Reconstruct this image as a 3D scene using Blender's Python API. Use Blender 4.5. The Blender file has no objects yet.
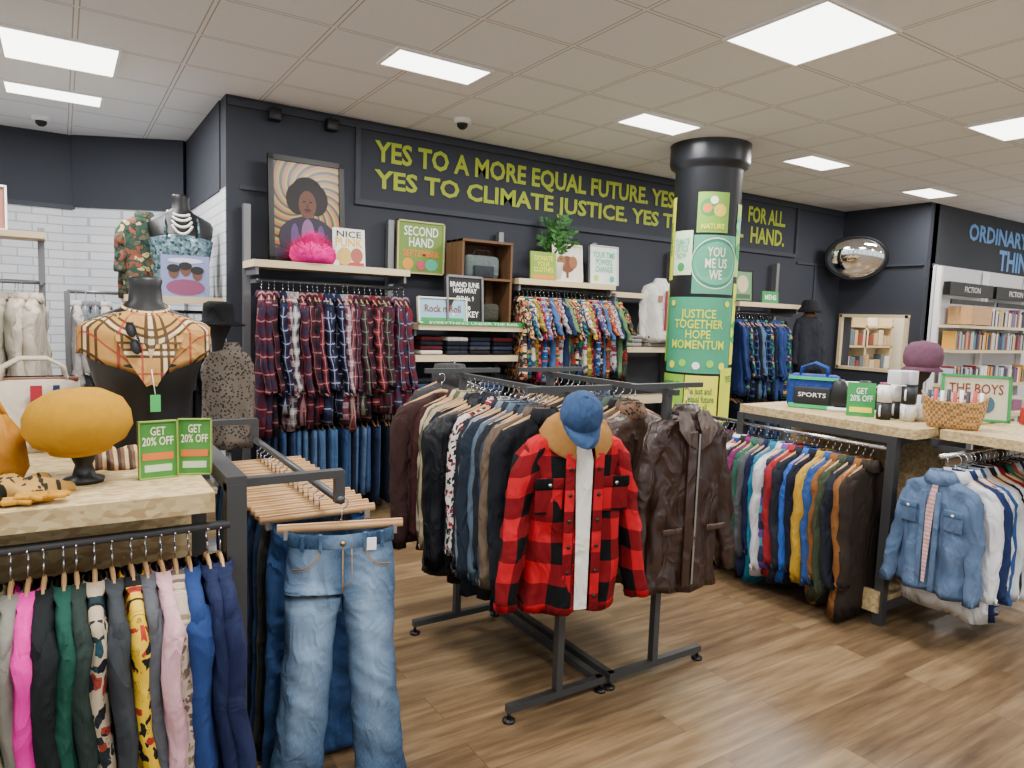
import bpy, bmesh, math, random
from mathutils import Vector, Matrix, noise
PI=math.pi
def sg(v): return -1.0 if v<0 else 1.0
def H(s):
    s=s.lstrip('#'); o=[]
    for i in (0,2,4):
        c=int(s[i:i+2],16)/255
        o.append(c/12.92 if c<=.04045 else ((c+.055)/1.055)**2.4)
    return (o[0],o[1],o[2],1)
# ---------------------------------------------------------------- materials
class G:
    def __init__(s,name):
        s.mat=bpy.data.materials.new(name); s.mat.use_nodes=True
        s.nt=s.mat.node_tree; s.b=s.nt.nodes['Principled BSDF']
    def n(s,t,**k):
        n=s.nt.nodes.new(t)
        for a,v in k.items(): setattr(n,a,v)
        return n
    def put(s,sock,v):
        if hasattr(v,'is_linked') : s.nt.links.new(v,sock)
        else: sock.default_value=v
    def m(s,op,a,b=0.0,c=None):
        n=s.n('ShaderNodeMath',operation=op); s.put(n.inputs[0],a); s.put(n.inputs[1],b)
        if c is not None: s.put(n.inputs[2],c)
        return n.outputs[0]
    def mix(s,f,a,b,mode='MIX'):
        n=s.n('ShaderNodeMix',data_type='RGBA',blend_type=mode)
        s.put(n.inputs[0],f); s.put(n.inputs[6],a); s.put(n.inputs[7],b); return n.outputs[2]
    def co(s,kind='UV'): return s.n('ShaderNodeTexCoord').outputs[kind]
    def xyz(s,v):
        n=s.n('ShaderNodeSeparateXYZ'); s.put(n.inputs[0],v); return n.outputs
    def vec(s,x,y,z=0.0):
        n=s.n('ShaderNodeCombineXYZ'); s.put(n.inputs[0],x); s.put(n.inputs[1],y); s.put(n.inputs[2],z); return n.outputs[0]
    def noise(s,v,scale,detail=3,rough=.5,dist=0):
        n=s.n('ShaderNodeTexNoise'); s.put(n.inputs['Vector'],v); n.inputs['Scale'].default_value=scale
        n.inputs['Detail'].default_value=detail; n.inputs['Roughness'].default_value=rough; n.inputs['Distortion'].default_value=dist; return n.outputs[0]
    def bump(s,h,st=.3,d=.01):
        n=s.n('ShaderNodeBump'); n.inputs['Strength'].default_value=st; n.inputs['Distance'].default_value=d
        s.put(n.inputs['Height'],h); s.put(s.b.inputs['Normal'],n.outputs[0])
    def crease(s,st=.75,fine=300,fa=.03,uv=False):
        v=s.co('Object'); o=s.xyz(v)
        a=s.noise(s.vec(s.m('MULTIPLY',o[0],9),s.m('MULTIPLY',o[1],9),s.m('MULTIPLY',o[2],5)),1,2,.5,.9)
        r=s.m('ABSOLUTE',s.m('SUBTRACT',a,.5))
        h=s.m('ADD',s.m('MULTIPLY',r,-1.6),s.m('MULTIPLY',s.noise(v,fine,1),fa))
        s.bump(h,st,.03)
    def out(s,c,r=.8,metal=0.0,spec=None):
        s.put(s.b.inputs['Base Color'],c); s.put(s.b.inputs['Roughness'],r); s.b.inputs['Metallic'].default_value=metal
        if spec is not None: s.b.inputs['Specular IOR Level'].default_value=spec
        return s.mat
CACHE={}
def solid(hx,r=.85,metal=0.0,var=.12,ns=8,bs=.25,spec=.2,kind='Object'):
    k=('s',hx,r,metal,ns,bs)
    if k in CACHE: return CACHE[k]
    g=G('fabric_'+hx); c=H(hx); v=g.co(kind)
    n=g.noise(v,ns,4)
    dark=tuple(x*(1-var*1.6) for x in c[:3])+(1,); lite=tuple(min(1,x*(1+var)) for x in c[:3])+(1,)
    cc=g.mix(n,dark,lite)
    if bs>=.2: g.crease(.8 if bs<.5 else .6,ns*30,.04 if bs<.5 else .2)
    elif bs>0: g.bump(g.noise(v,ns*12,2),bs,.004)
    CACHE[k]=g.out(cc,r,metal,spec); return CACHE[k]
def plain(hx,r=.6,metal=0.0): return solid(hx,r,metal,.05,5,0,.4)
def plaid(c0,c1,c2,s=.09,buffalo=False):
    k=('p',c0,c1,c2,s,buffalo)
    if k in CACHE: return CACHE[k]
    g=G('plaid_cloth'); o=g.xyz(g.co('UV'))
    fu=g.m('FRACT',g.m('ADD',g.m('DIVIDE',o[0],s),100.25)); fv=g.m('FRACT',g.m('ADD',g.m('DIVIDE',o[1],s),100.0))
    a=g.m('LESS_THAN',fu,.5); b=g.m('LESS_THAN',fv,.5)
    t=g.m('MULTIPLY',g.m('ADD',a,b),.5)
    c=g.mix(t,H(c0),H(c1))
    if buffalo: c=g.mix(g.m('MULTIPLY',g.m('COMPARE',t,.5,.1),.35),c,H('#1c0508'))
    else:
        l1=g.m('LESS_THAN',g.m('ABSOLUTE',g.m('SUBTRACT',fu,.75)),.04); l2=g.m('LESS_THAN',g.m('ABSOLUTE',g.m('SUBTRACT',fv,.75)),.04)
        c=g.mix(g.m('MULTIPLY',g.m('MAXIMUM',l1,l2),.6),c,H(c2))
    g.crease(.7)
    CACHE[k]=g.out(c,.9,0,.15); return CACHE[k]
def checkscarf():
    g=G('tan_check_cloth'); o=g.xyz(g.co('UV')); s=.155
    f=[g.m('FRACT',g.m('ADD',g.m('DIVIDE',o[i],s),100.)) for i in(0,1)]
    def band(q,c,w): return g.m('LESS_THAN',g.m('ABSOLUTE',g.m('SUBTRACT',q,c)),w)
    def lines(q): return g.m('MAXIMUM',g.m('MAXIMUM',band(q,.2,.028),band(q,.34,.028)),band(q,.48,.028))
    c=H('#b08448'); wht=g.m('MAXIMUM',band(f[0],.27,.035),band(f[1],.27,.035)); c=g.mix(g.m('MULTIPLY',wht,.6),c,H('#dccfb4'))
    c=g.mix(g.m('MULTIPLY',g.m('MAXIMUM',lines(f[0]),lines(f[1])),.85),c,H('#14110f'))
    c=g.mix(g.m('MULTIPLY',g.m('MAXIMUM',band(f[0],.84,.022),band(f[1],.84,.022)),.8),c,H('#90282a'))
    g.crease(.6)
    return g.out(c,.8,0,.2)
def floral(cols,s=18,r=.8):
    k=('f',tuple(cols),s)
    if k in CACHE: return CACHE[k]
    g=G('printed_cloth'); v=g.co('UV')
    w=g.n('ShaderNodeVectorMath',operation='ADD'); nn=g.n('ShaderNodeTexNoise'); g.put(nn.inputs['Vector'],v); nn.inputs['Scale'].default_value=s*.8
    sc=g.n('ShaderNodeVectorMath',operation='SCALE'); g.put(sc.inputs[0],nn.outputs[1]); sc.inputs['Scale'].default_value=1.8/s
    g.put(w.inputs[0],v); g.put(w.inputs[1],sc.outputs[0])
    vo=g.n('ShaderNodeTexVoronoi'); g.put(vo.inputs['Vector'],w.outputs[0]); vo.inputs['Scale'].default_value=s
    sp=g.n('ShaderNodeSeparateColor'); g.put(sp.inputs[0],vo.outputs['Color'])
    cr=g.n('ShaderNodeValToRGB'); cr.color_ramp.interpolation='CONSTANT'
    el=cr.color_ramp.elements; el[0].color=H(cols[0]); el[1].position=1/len(cols); el[1].color=H(cols[1])
    for i in range(2,len(cols)):
        e=el.new(i/len(cols)); e.color=H(cols[i])
    g.put(cr.inputs[0],sp.outputs[0])
    edge=g.m('GREATER_THAN',vo.outputs['Distance'],.55)
    ring=g.m('LESS_THAN',g.m('ABSOLUTE',g.m('SUBTRACT',vo.outputs['Distance'],.28)),.035)
    c=g.mix(edge,cr.outputs[0],H(cols[0])); c=g.mix(g.m('MULTIPLY',ring,.6),c,H(cols[-1]))
    g.crease(.6)
    CACHE[k]=g.out(c,r,0,.2); return CACHE[k]
def leopard(base,spot,s=35):
    g=G('leopard_print'); v=g.co('UV')
    vo=g.n('ShaderNodeTexVoronoi'); g.put(vo.inputs['Vector'],v); vo.inputs['Scale'].default_value=s
    a=g.m('LESS_THAN',g.m('ADD',vo.outputs['Distance'],g.m('MULTIPLY',g.noise(v,s*1.5),.3)),.52)
    return g.out(g.mix(a,H(base),H(spot)),.9)
def stripes(cols,s=.06,axis=0):
    g=G('striped_cloth'); o=g.xyz(g.co('UV'))
    f=g.m('FRACT',g.m('ADD',g.m('DIVIDE',o[axis],s),100.))
    cr=g.n('ShaderNodeValToRGB'); cr.color_ramp.interpolation='CONSTANT'; el=cr.color_ramp.elements
    el[0].color=H(cols[0]); el[1].position=1/len(cols); el[1].color=H(cols[1])
    for i in range(2,len(cols)):
        e=el.new(i/len(cols)); e.color=H(cols[i])
    g.put(cr.inputs[0],f); g.crease(.6); return g.out(cr.outputs[0],.85)
def denim(hx,lite,fade=False,s=10,amt=.8):
    k=('d',hx,lite,fade)
    if k in CACHE: return CACHE[k]
    g=G('denim'); v=g.co('UV'); o=g.xyz(v)
    n=g.noise(v,s,5,.6)
    n2=g.noise(g.vec(g.m('MULTIPLY',o[0],500),g.m('MULTIPLY',o[1],70)),1,2)
    f=g.m('MULTIPLY',g.m('SUBTRACT',n,.35),amt)
    if fade:
        x=g.m('SUBTRACT',1.0,g.m('DIVIDE',g.m('ABSOLUTE',o[0]),.092)); x=g.m('MAXIMUM',x,0.0)
        zz=g.m('MAXIMUM',g.m('SUBTRACT',1.0,g.m('ABSOLUTE',g.m('DIVIDE',g.m('ADD',o[1],.34),.55))),0.0)
        wh=g.noise(g.vec(g.m('MULTIPLY',o[0],14),g.m('MULTIPLY',o[1],90)),1,2,.5,.6)
        wm=g.m('MAXIMUM',g.m('SUBTRACT',1.0,g.m('ABSOLUTE',g.m('DIVIDE',g.m('ADD',o[1],.22),.12))),0.0)
        f=g.m('ADD',g.m('MULTIPLY',f,.7),g.m('MULTIPLY',g.m('MULTIPLY',x,zz),1.15))
        f=g.m('ADD',f,g.m('MULTIPLY',g.m('MULTIPLY',g.m('SUBTRACT',wh,.5),wm),.6))
    f=g.m('MINIMUM',g.m('MAXIMUM',g.m('ADD',f,g.m('MULTIPLY',g.m('SUBTRACT',n2,.4),.55)),0.0),1.0)
    g.crease(.75)
    CACHE[k]=g.out(g.mix(f,H(hx),H(lite)),.88,0,.15); return CACHE[k]
def wood(hx,hx2,r=.6,stretch=(3,30,30)):
    g=G('light_wood'); v=g.co('Object'); mp=g.n('ShaderNodeMapping'); g.put(mp.inputs[0],v); mp.inputs['Scale'].default_value=stretch
    n=g.noise(mp.outputs[0],1,4,.6); return g.out(g.mix(n,H(hx),H(hx2)),r)
def osb():
    g=G('osb_board'); v=g.co('Object')
    vo=g.n('ShaderNodeTexVoronoi'); mp=g.n('ShaderNodeMapping'); g.put(mp.inputs[0],v); mp.inputs['Scale'].default_value=(18,36,36); mp.inputs['Rotation'].default_value=(.3,.2,.5)
    g.put(vo.inputs['Vector'],mp.outputs[0]); vo.inputs['Scale'].default_value=2
    sp=g.n('ShaderNodeSeparateColor'); g.put(sp.inputs[0],vo.outputs['Color'])
    return g.out(g.mix(sp.outputs[0],H('#a08458'),H('#c8b384')),.7)
def metal(hx,r=.4): return solid(hx,r,.6,.05,4,0,.5)
def emis(hx,st):
    g=G('light_panel_glow'); g.put(g.b.inputs['Base Color'],H('#ffffff')); g.put(g.b.inputs['Emission Color'],H(hx)); g.b.inputs['Emission Strength'].default_value=st
    return g.mat
# ---------------------------------------------------------------- mesh builder
I4=Matrix.Identity(4)
def TR(x=0,y=0,z=0,rz=0,rx=0,ry=0,s=1.0):
    return Matrix.Translation((x,y,z))@Matrix.Rotation(math.radians(rz),4,'Z')@Matrix.Rotation(math.radians(rx),4,'X')@Matrix.Rotation(math.radians(ry),4,'Y')@Matrix.Scale(s,4)
class MB:
    def __init__(s): s.V=[];s.F=[];s.MI=[];s.S=[];s.UV=[];s.mats=[];s.T=I4
    def mi(s,m):
        if m not in s.mats: s.mats.append(m)
        return s.mats.index(m)
    def add(s,vs,fs,mat,smooth=False,uv=None,T=None):
        M=s.T if T is None else s.T@T
        o=len(s.V); k=s.mi(mat)
        for i,v in enumerate(vs):
            s.V.append(M@Vector(v)); s.UV.append(uv[i] if uv else (v[0],v[2]))
        for f in fs:
            s.F.append([o+i for i in f]); s.MI.append(k); s.S.append(smooth)
    def box(s,c,d,mat,T=None,bev=0):
        x,y,z=c; a,b,e=d[0]/2,d[1]/2,d[2]/2
        if bev<=0:
            vs=[(x+i*a,y+j*b,z+k*e) for k in(-1,1) for j in(-1,1) for i in(-1,1)]
            s.add(vs,[(0,2,3,1),(4,5,7,6),(0,1,5,4),(2,6,7,3),(0,4,6,2),(1,3,7,5)],mat,False,None,T)
        else:
            rings=[]
            n=4
            def rr(zz,ins):
                r=[]; A=a-ins;B=b-ins;bb=max(bev-ins,.0005)
                for cx,cy,st in((A-bb,B-bb,0),(-A+bb,B-bb,1),(-A+bb,-B+bb,2),(A-bb,-B+bb,3)):
                    for q in range(n+1):
                        an=(st+q/n)*PI/2; r.append((x+cx+bb*math.cos(an),y+cy+bb*math.sin(an),z+zz))
                return r
            for zz,ins in((-e,bev),(-e+bev*.3,bev*.3),(-e+bev,0),(e-bev,0),(e-bev*.3,bev*.3),(e,bev)): rings.append(rr(zz,ins))
            s.loops(rings,mat,True,True,True,T=T)
    def loops(s,rings,mat,c0=False,c1=False,smooth=True,uv=None,T=None,closed=True):
        n=len(rings[0]); vs=[p for r in rings for p in r]; fs=[]
        for i in range(len(rings)-1):
            for j in range(n if closed else n-1):
                k=(j+1)%n; fs.append((i*n+j,i*n+k,(i+1)*n+k,(i+1)*n+j))
        if c0: fs.append(tuple(range(n))[::-1])
        if c1: fs.append(tuple((len(rings)-1)*n+j for j in range(n)))
        s.add(vs,fs,mat,smooth,uv,T)
    def lathe(s,prof,mat,c=(0,0,0),n=28,T=None,ex=1,ey=1,c0=False,c1=False,smooth=True):
        rs=[[(c[0]+r*ex*math.cos(2*PI*j/n),c[1]+r*ey*math.sin(2*PI*j/n),c[2]+z) for j in range(n)] for r,z in prof]
        s.loops(rs,mat,c0,c1,smooth,T=T)
    def tube(s,path,r,mat,n=8,T=None,caps=True,flat=1.0):
        path=[Vector(p) for p in path]; rs=[]
        up0=None
        for i,p in enumerate(path):
            d=(path[min(i+1,len(path)-1)]-path[max(i-1,0)]).normalized()
            ref=Vector((0,0,1)) if abs(d.z)<.95 else Vector((1,0,0))
            a=d.cross(ref).normalized(); b=d.cross(a).normalized()
            if up0 is not None and a.dot(up0)<0: a=-a;b=-b
            up0=a
            rr=r[i] if isinstance(r,(list,tuple)) else r
            rs.append([tuple(p+a*rr*flat*math.cos(2*PI*j/n)+b*rr*math.sin(2*PI*j/n)) for j in range(n)])
        s.loops(rs,mat,caps,caps,True,T=T)
    def text(s,body,w,h,mat,T=None,bend=None,bold=.0,align='CENTER'):
        cu=bpy.data.curves.new('tmp','FONT'); cu.body=body; cu.align_x=align; cu.offset=bold; cu.resolution_u=2; cu.space_line=.85
        ob=bpy.data.objects.new('tmp',cu); bpy.context.collection.objects.link(ob)
        bpy.context.view_layer.update(); dg=bpy.context.evaluated_depsgraph_get()
        me=bpy.data.meshes.new_from_object(ob.evaluated_get(dg))
        vs=[v.co.copy() for v in me.vertices]; fs=[tuple(p.vertices) for p in me.polygons]
        bpy.data.objects.remove(ob); bpy.data.curves.remove(cu); bpy.data.meshes.remove(me)
        if not vs: return
        x0=min(v.x for v in vs);x1=max(v.x for v in vs);y0=min(v.y for v in vs);y1=max(v.y for v in vs)
        sx=w/(x1-x0); sy=h/(y1-y0)
        P=[((v.x-(x0+x1)/2)*sx,0,(v.y-(y0+y1)/2)*sy) for v in vs]
        if bend: P=[bend(p) for p in P]
        s.add(P,fs,mat,False,None,T)
    def build(s,name,parent=None,loc=None,weld=False):
        me=bpy.data.meshes.new(name)
        if loc is None: loc=Vector((0,0,0))
        me.from_pydata([tuple(v-loc) for v in s.V],[],s.F)
        for m in s.mats: me.materials.append(m)
        me.polygons.foreach_set('material_index',s.MI); me.polygons.foreach_set('use_smooth',s.S)
        ul=me.uv_layers.new(name='UVMap'); d=[]
        for l in me.loops: d.extend(s.UV[l.vertex_index])
        ul.data.foreach_set('uv',d)
        if weld:
            bm=bmesh.new(); bm.from_mesh(me); bmesh.ops.remove_doubles(bm,verts=bm.verts,dist=2e-4); bm.to_mesh(me); bm.free()
        me.update(); ob=bpy.data.objects.new(name,me); ob.location=loc; bpy.context.collection.objects.link(ob)
        if parent: ob.parent=parent
        return ob
# ---------------------------------------------------------------- base palette
WHITE=plain('#f0f0ee'); BLACK=plain('#0c0c0e',.45); DGREY=metal('#4a4b4c',.45); MGREY=metal('#77787a',.4); CHROME=solid('#b9babc',.25,1,.03,4,0,.5)
HWOOD=wood('#cfa574','#aa8052',.5); SHELF=wood('#dccba8','#c4ac80',.6,(3,20,20)); OSB=osb()
NAVYWALL=solid('#33363e',.75,0,.04,2,.05,.3); GREEN=plain('#2f8f4a'); LIME=plain('#b9cf4a'); TEAL=plain('#4fae8e'); YEL=plain('#e6e23e'); CREAM=plain('#efe6cc')
# ---------------------------------------------------------------- garments
def hanger(mb,T,W=.2,m=None):
    m=m or HWOOD
    mb.tube([(-W+.01,0,-.158),(-W*.5,0,-.122),(-.03,0,-.095),(0,0,-.09),(.03,0,-.095),(W*.5,0,-.122),(W-.01,0,-.158)],[.009,.011,.012,.013,.012,.011,.009],m,6,T,flat=.5)
    pts=[(0,0,-.085),(0,0,-.055)]
    for k in range(7):
        a=-PI/2+ k/6*PI*1.25
        pts.append((.021*math.cos(a),0,-.024+.024*math.sin(a)+.0))
    mb.tube(pts,.0028,CHROME,5,T)
def nz(x,y,z): return noise.noise(Vector((x,y,z)))
def garment(mb,T,fab,L=.7,W=.21,D=.035,SL=.55,seed=0,N=20,rows=8,collar=True,cm=None,flare=1.05,sa=.05,hood=False,hang=True,fold=1.0,sr=.055,sfwd=-.02,quilt=0,wr=.006,hw_=None):
    r=random.Random(seed); ph=r.random()*6; ph2=r.random()*6; z0=-.105
    prof=[(.008,.05,.026,0),(-.004,.075,.034,0),(-.022,W*.55,D*.72,0),(-.036,W*.78,D*.82,0),(-.052,W*.93,D*.88,0),(-.08,W,D*.92,.02)]
    for k in range(1,rows+1):
        t=k/rows; prof.append((-.085-(L-.085)*t,W*(1+(flare-1)*t)*(1-.05*math.sin(PI*t)),D*(1+.3*t),t))
    rings=[];uv=[]
    for z,hw,hd,t in prof:
        ring=[]
        q=1+quilt*abs(math.sin(z*PI/.055)) if quilt else 1
        for j in range(N):
            a=2*PI*j/N; c=math.cos(a); s_=math.sin(a)
            x=hw*sg(c)*abs(c)**.8; y=hd*q*sg(s_)*abs(s_)**.6
            y+=fold*min(D,.07)*.38*t**.7*math.sin(x*(28+6*math.sin(ph))+ph+z*3)+ fold*.006*t*math.sin(x*61+z*17+ph2)
            if t>0: y+=sg(s_)*wr*nz(x*14+ph,z*8,seed+sg(s_)*3)*2; x+=wr*nz(z*9,c*2,seed)
            zz=z+(.006*math.sin(x*30+ph) if t==1 else 0)
            ring.append((x+.008*t*math.sin(z*12+ph2),y,z0+zz)); uv.append((x+seed%7*.013,z+ (seed%5)*.02))
        rings.append(ring)
    inner=[(p[0]*.93,p[1]*.7,p[2]+.03) for p in rings[-1]]
    rings.append(inner); uv+=uv[-N:]
    mb.loops(rings,fab,False,True,True,uv,T)
    if SL>0:
        ry=min(sr,max(D*1.05,.028)); n=12
        for sd in(-1,1):
            rs=[];u2=[]; K=12; b=r.uniform(-.02,.02); bend=r.uniform(.2,1)
            for k in range(-1,K+1):
                if k<0: cx,cz,f=sd*(W-.045),-.05,.4; t=0
                else:
                    t=k/K; cx=sd*(W-.035+sa*t**.7); cz=-.085-SL*t; f=1-.3*t
                cy=sfwd*t*2*t+b*t+ .006*math.sin(t*14+ph)-.02*bend*max(0,t-.5)
                if k==K: f*=1.03
                for j in range(n):
                    a=2*PI*j/n
                    w_=1+.05*math.sin(t*26+a*2+ph2)+nz(math.cos(a)*1.5+sd,math.sin(a)*1.5,t*7+seed)*wr*34
                    rs.append((cx+sr*f*w_*math.cos(a),cy+ry*f*w_*(1+quilt*abs(math.sin(cz*PI/.055)))*math.sin(a),z0+cz+(.03*math.cos(a)*-sd*(1-t) if k>=0 else 0)))
                    u2.append((a*sr*.9+sd*.3,cz))
            rr=[rs[i*n:(i+1)*n] for i in range(K+2)]
            rr.append([(p[0]*.97+.03*sd*W,p[1]*.7,p[2]+.02) for p in rr[-1]]); u2+=u2[-n:]
            mb.loops(rr,fab,True,True,True,u2,T)
    if collar:
        cmm=cm or fab; n=14; rr=[]
        for zz,rx,ry2 in((-.01,.062,.036),(.03,.052,.034),(.034,.058,.042),(-.012,.088,.056),(-.016,.082,.05)):
            rr.append([(rx*math.cos(2*PI*j/n),ry2*math.sin(2*PI*j/n)-.004,z0+zz+ (-.02 if zz<0 and math.sin(2*PI*j/n)<-.6 else 0)) for j in range(n)])
        mb.loops(rr,cmm,False,False,True,None,T)
    if hood:
        mb.lathe([(.04,.06),(.085,.055),(.10,.0),(.095,-.06),(.06,-.1)],fab,(0,.02,z0+.03),16,T,1,.8,True,False)
    if hang: hanger(mb,T,hw_ or W-.02)
def slab(mb,T,fab,L=.6,W=.15,D=.02,seed=0):
    r=random.Random(seed); ph=r.random()*6; N=16; rings=[];uv=[]
    for k in range(8):
        t=k/7; z=-.12-L*t
        for_r=[]
        for j in range(N):
            a=2*PI*j/N;c=math.cos(a);s_=math.sin(a)
            x=(W+.02*t*math.sin(ph))*sg(c)*abs(c)**.5; y=D*(1+.2*t)*sg(s_)*abs(s_)**.7+.006*math.sin(x*30+ph)*t
            for_r.append((x,y,z)); uv.append((x,z))
        rings.append(for_r)
    mb.loops(rings,fab,True,True,True,uv,T)
    hanger(mb,T,W)
def trousers(mb,T,fab,L=1.0,wa=.17,hip=.205,D=.055,ank=.085,seed=0,spread=.02,wr=1.0,slim=.014):
    r=random.Random(seed); ph=r.random()*6; m=16; N=2*m; rings=[];uv=[]
    def hp(a,z,hw,d):
        c=math.cos(a);s_=math.sin(a); return (hw*sg(c)*abs(c)**.8 if abs(c)>1e-6 else 0.0,d*sg(s_)*abs(s_)**.7,z+(-.012 if s_<-.3 else .006)*(1-abs(c))*(1 if z>-.05 else 0))
    prof=((0,wa,.04),(-.035,wa+.003,.045),(-.04,wa+.001,.046),(-.09,(wa+hip)/2+.002,D),(-.14,hip*.985,D*1.1),(-.19,hip,D*1.15))
    for z,hw,d in prof:
        rg=[]
        for j in range(N):
            p=hp(-PI/2+2*PI*j/N,z,hw,d); rg.append(p); uv.append((abs(p[0])-hip*.5,z))
        rings.append(rg)
    mb.loops(rings,fab,False,False,True,uv,T)
    z0=-.19
    for sd in(-1,1):
        rs=[];u2=[];K=30; nr=m+1+9
        for k in range(K+1):
            t=k/K; z=z0-(L-.19)*t; w=min(1,t/.14); w=w*w*(3-2*w)
            hw=(hip*.5)*(1-t)+ank*t - slim*math.sin(PI*t**.7)
            cx=sd*(hip*.5+spread*t*t**.3)
            for j in range(nr):
                if j<=m: a=-PI/2+PI*j/m; top=hp(a,z0,hip,D*1.15); top=(top[0]*sd,top[1],top[2])
                else:
                    q=(j-m)/10; a=PI/2+PI*q; top=(0,D*1.15*math.cos(PI*q)*1.0,z0-.0)
                c=math.cos(a)*sd;s_=math.sin(a)
                cr=.005*wr*math.sin(z*45+c*3+ph)*t+.006*wr*math.sin(z*80+c*5+ph)*math.exp(-((t-.45)/.2)**2)+wr*.014*nz(c*2+sd*5,z*9,ph)*min(1,t*5)
                lp=(cx+(hw+wr*.006*nz(z*12,sd,3))*sg(c)*abs(c)**.85,(D*1.15*(1-.35*t)+cr)*sg(s_)*abs(s_)**.75+ .012*math.sin(t*3)*sd*t,z)
                zz=z-(.03*(1-w) if j>m else 0)*min(1,t*12)
                p=(top[0]*(1-w)+lp[0]*w,top[1]*(1-w)+lp[1]*w,zz)
                rs.append(p); u2.append(((abs(p[0])-hip*.5)*(1-w)+w*hw*c,z))
        rr=[rs[i*nr:(i+1)*nr] for i in range(K+1)]
        mb.loops(rr,fab,False,True,True,u2,T)
def row(name,axis,a0,a1,fixed,z,fabs,sp=.05,kind='g',Lr=(.65,.8),W=.21,D=.03,SL=.55,seed=1,face=0,order=False,coll=True,jit=5,sa=.05,sr=.055,hw_=None):
    r=random.Random(seed); mb=MB()
    step=sp if a1>a0 else -sp
    n=int(abs(a1-a0)/sp)
    for i in range(n):
        a=a0+step*i+r.uniform(-.2,.2)*sp
        f=fabs[i%len(fabs)] if order else r.choice(fabs)
        yaw=r.uniform(-jit,jit)+face
        T=TR(a,fixed,z,90+yaw) if axis=='x' else TR(fixed,a,z,yaw)
        L=r.uniform(*Lr)
        if kind=='g': garment(mb,T,f,L,W+r.uniform(-.015,.015),D*r.uniform(.85,1.15),SL+r.uniform(-.05,.03),seed*50+i,N=18,rows=8,collar=coll,sa=sa,sr=sr*r.uniform(.88,1.08),wr=.009,hw_=hw_)
        elif kind=='s': slab(mb,T,f,L,W,D,seed*50+i)
    return mb.build(name)
def torso(mb,T,mat,s=1.0,top=.62,w=1.0,d=1.0):
    prof=[(0,.135,.09),(.03,.14,.095),(.12,.125,.085),(.22,.14,.1),(.31,.162,.118),(.37,.175,.105),(.42,.18,.085),(.45,.165,.07),(.475,.12,.06),(.495,.075,.055),(.52,.05,.05),(.57,.046,.046),(top-.01,.05,.048),(top,.045,.043)]
    N=28; rs=[[(hw*s*w*math.cos(2*PI*j/N),hd*s*d*math.sin(2*PI*j/N)*(1+.1*(math.sin(2*PI*j/N)<0)*math.exp(-((z-.31)/.07)**2)*2*d),z*s) for j in range(N)] for z,hw,hd in prof]
    mb.loops(rs,mat,True,True,True,None,T)
def board(name,T,w,h,bg,items,frame=None,fw=.02,th=.015):
    mb=MB(); mb.T=T
    mb.box((0,th/2,h/2),(w,th,h),bg)
    if frame:
        for x in(-w/2+fw/2,w/2-fw/2): mb.box((x,-.004+th/2,h/2),(fw,th+.016,h),frame)
        for z in(fw/2,h-fw/2): mb.box((0,-.004+th/2,z),(w,th+.016,fw),frame)
    for it in items:
        if it[0]=='t': _,b,cx,cz,tw,thh,m=it; mb.text(b,tw,thh,m,TR(cx,-.004,cz),bold=.012)
        elif it[0]=='b': _,cx,cz,bw,bh,m=it; mb.box((cx,-.001,cz),(bw,.003,bh),m)
        elif it[0]=='e':
            _,cx,cz,rx,rz,m,dy=it; n=24; vs=[(cx,-dy,cz)]+[(cx+rx*math.cos(2*PI*j/n),-dy,cz+rz*math.sin(2*PI*j/n)) for j in range(n)]
            mb.add(vs,[(0,1+(j+1)%n,1+j)[::-1] for j in range(n)],m)
    return mb.build(name)
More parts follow.
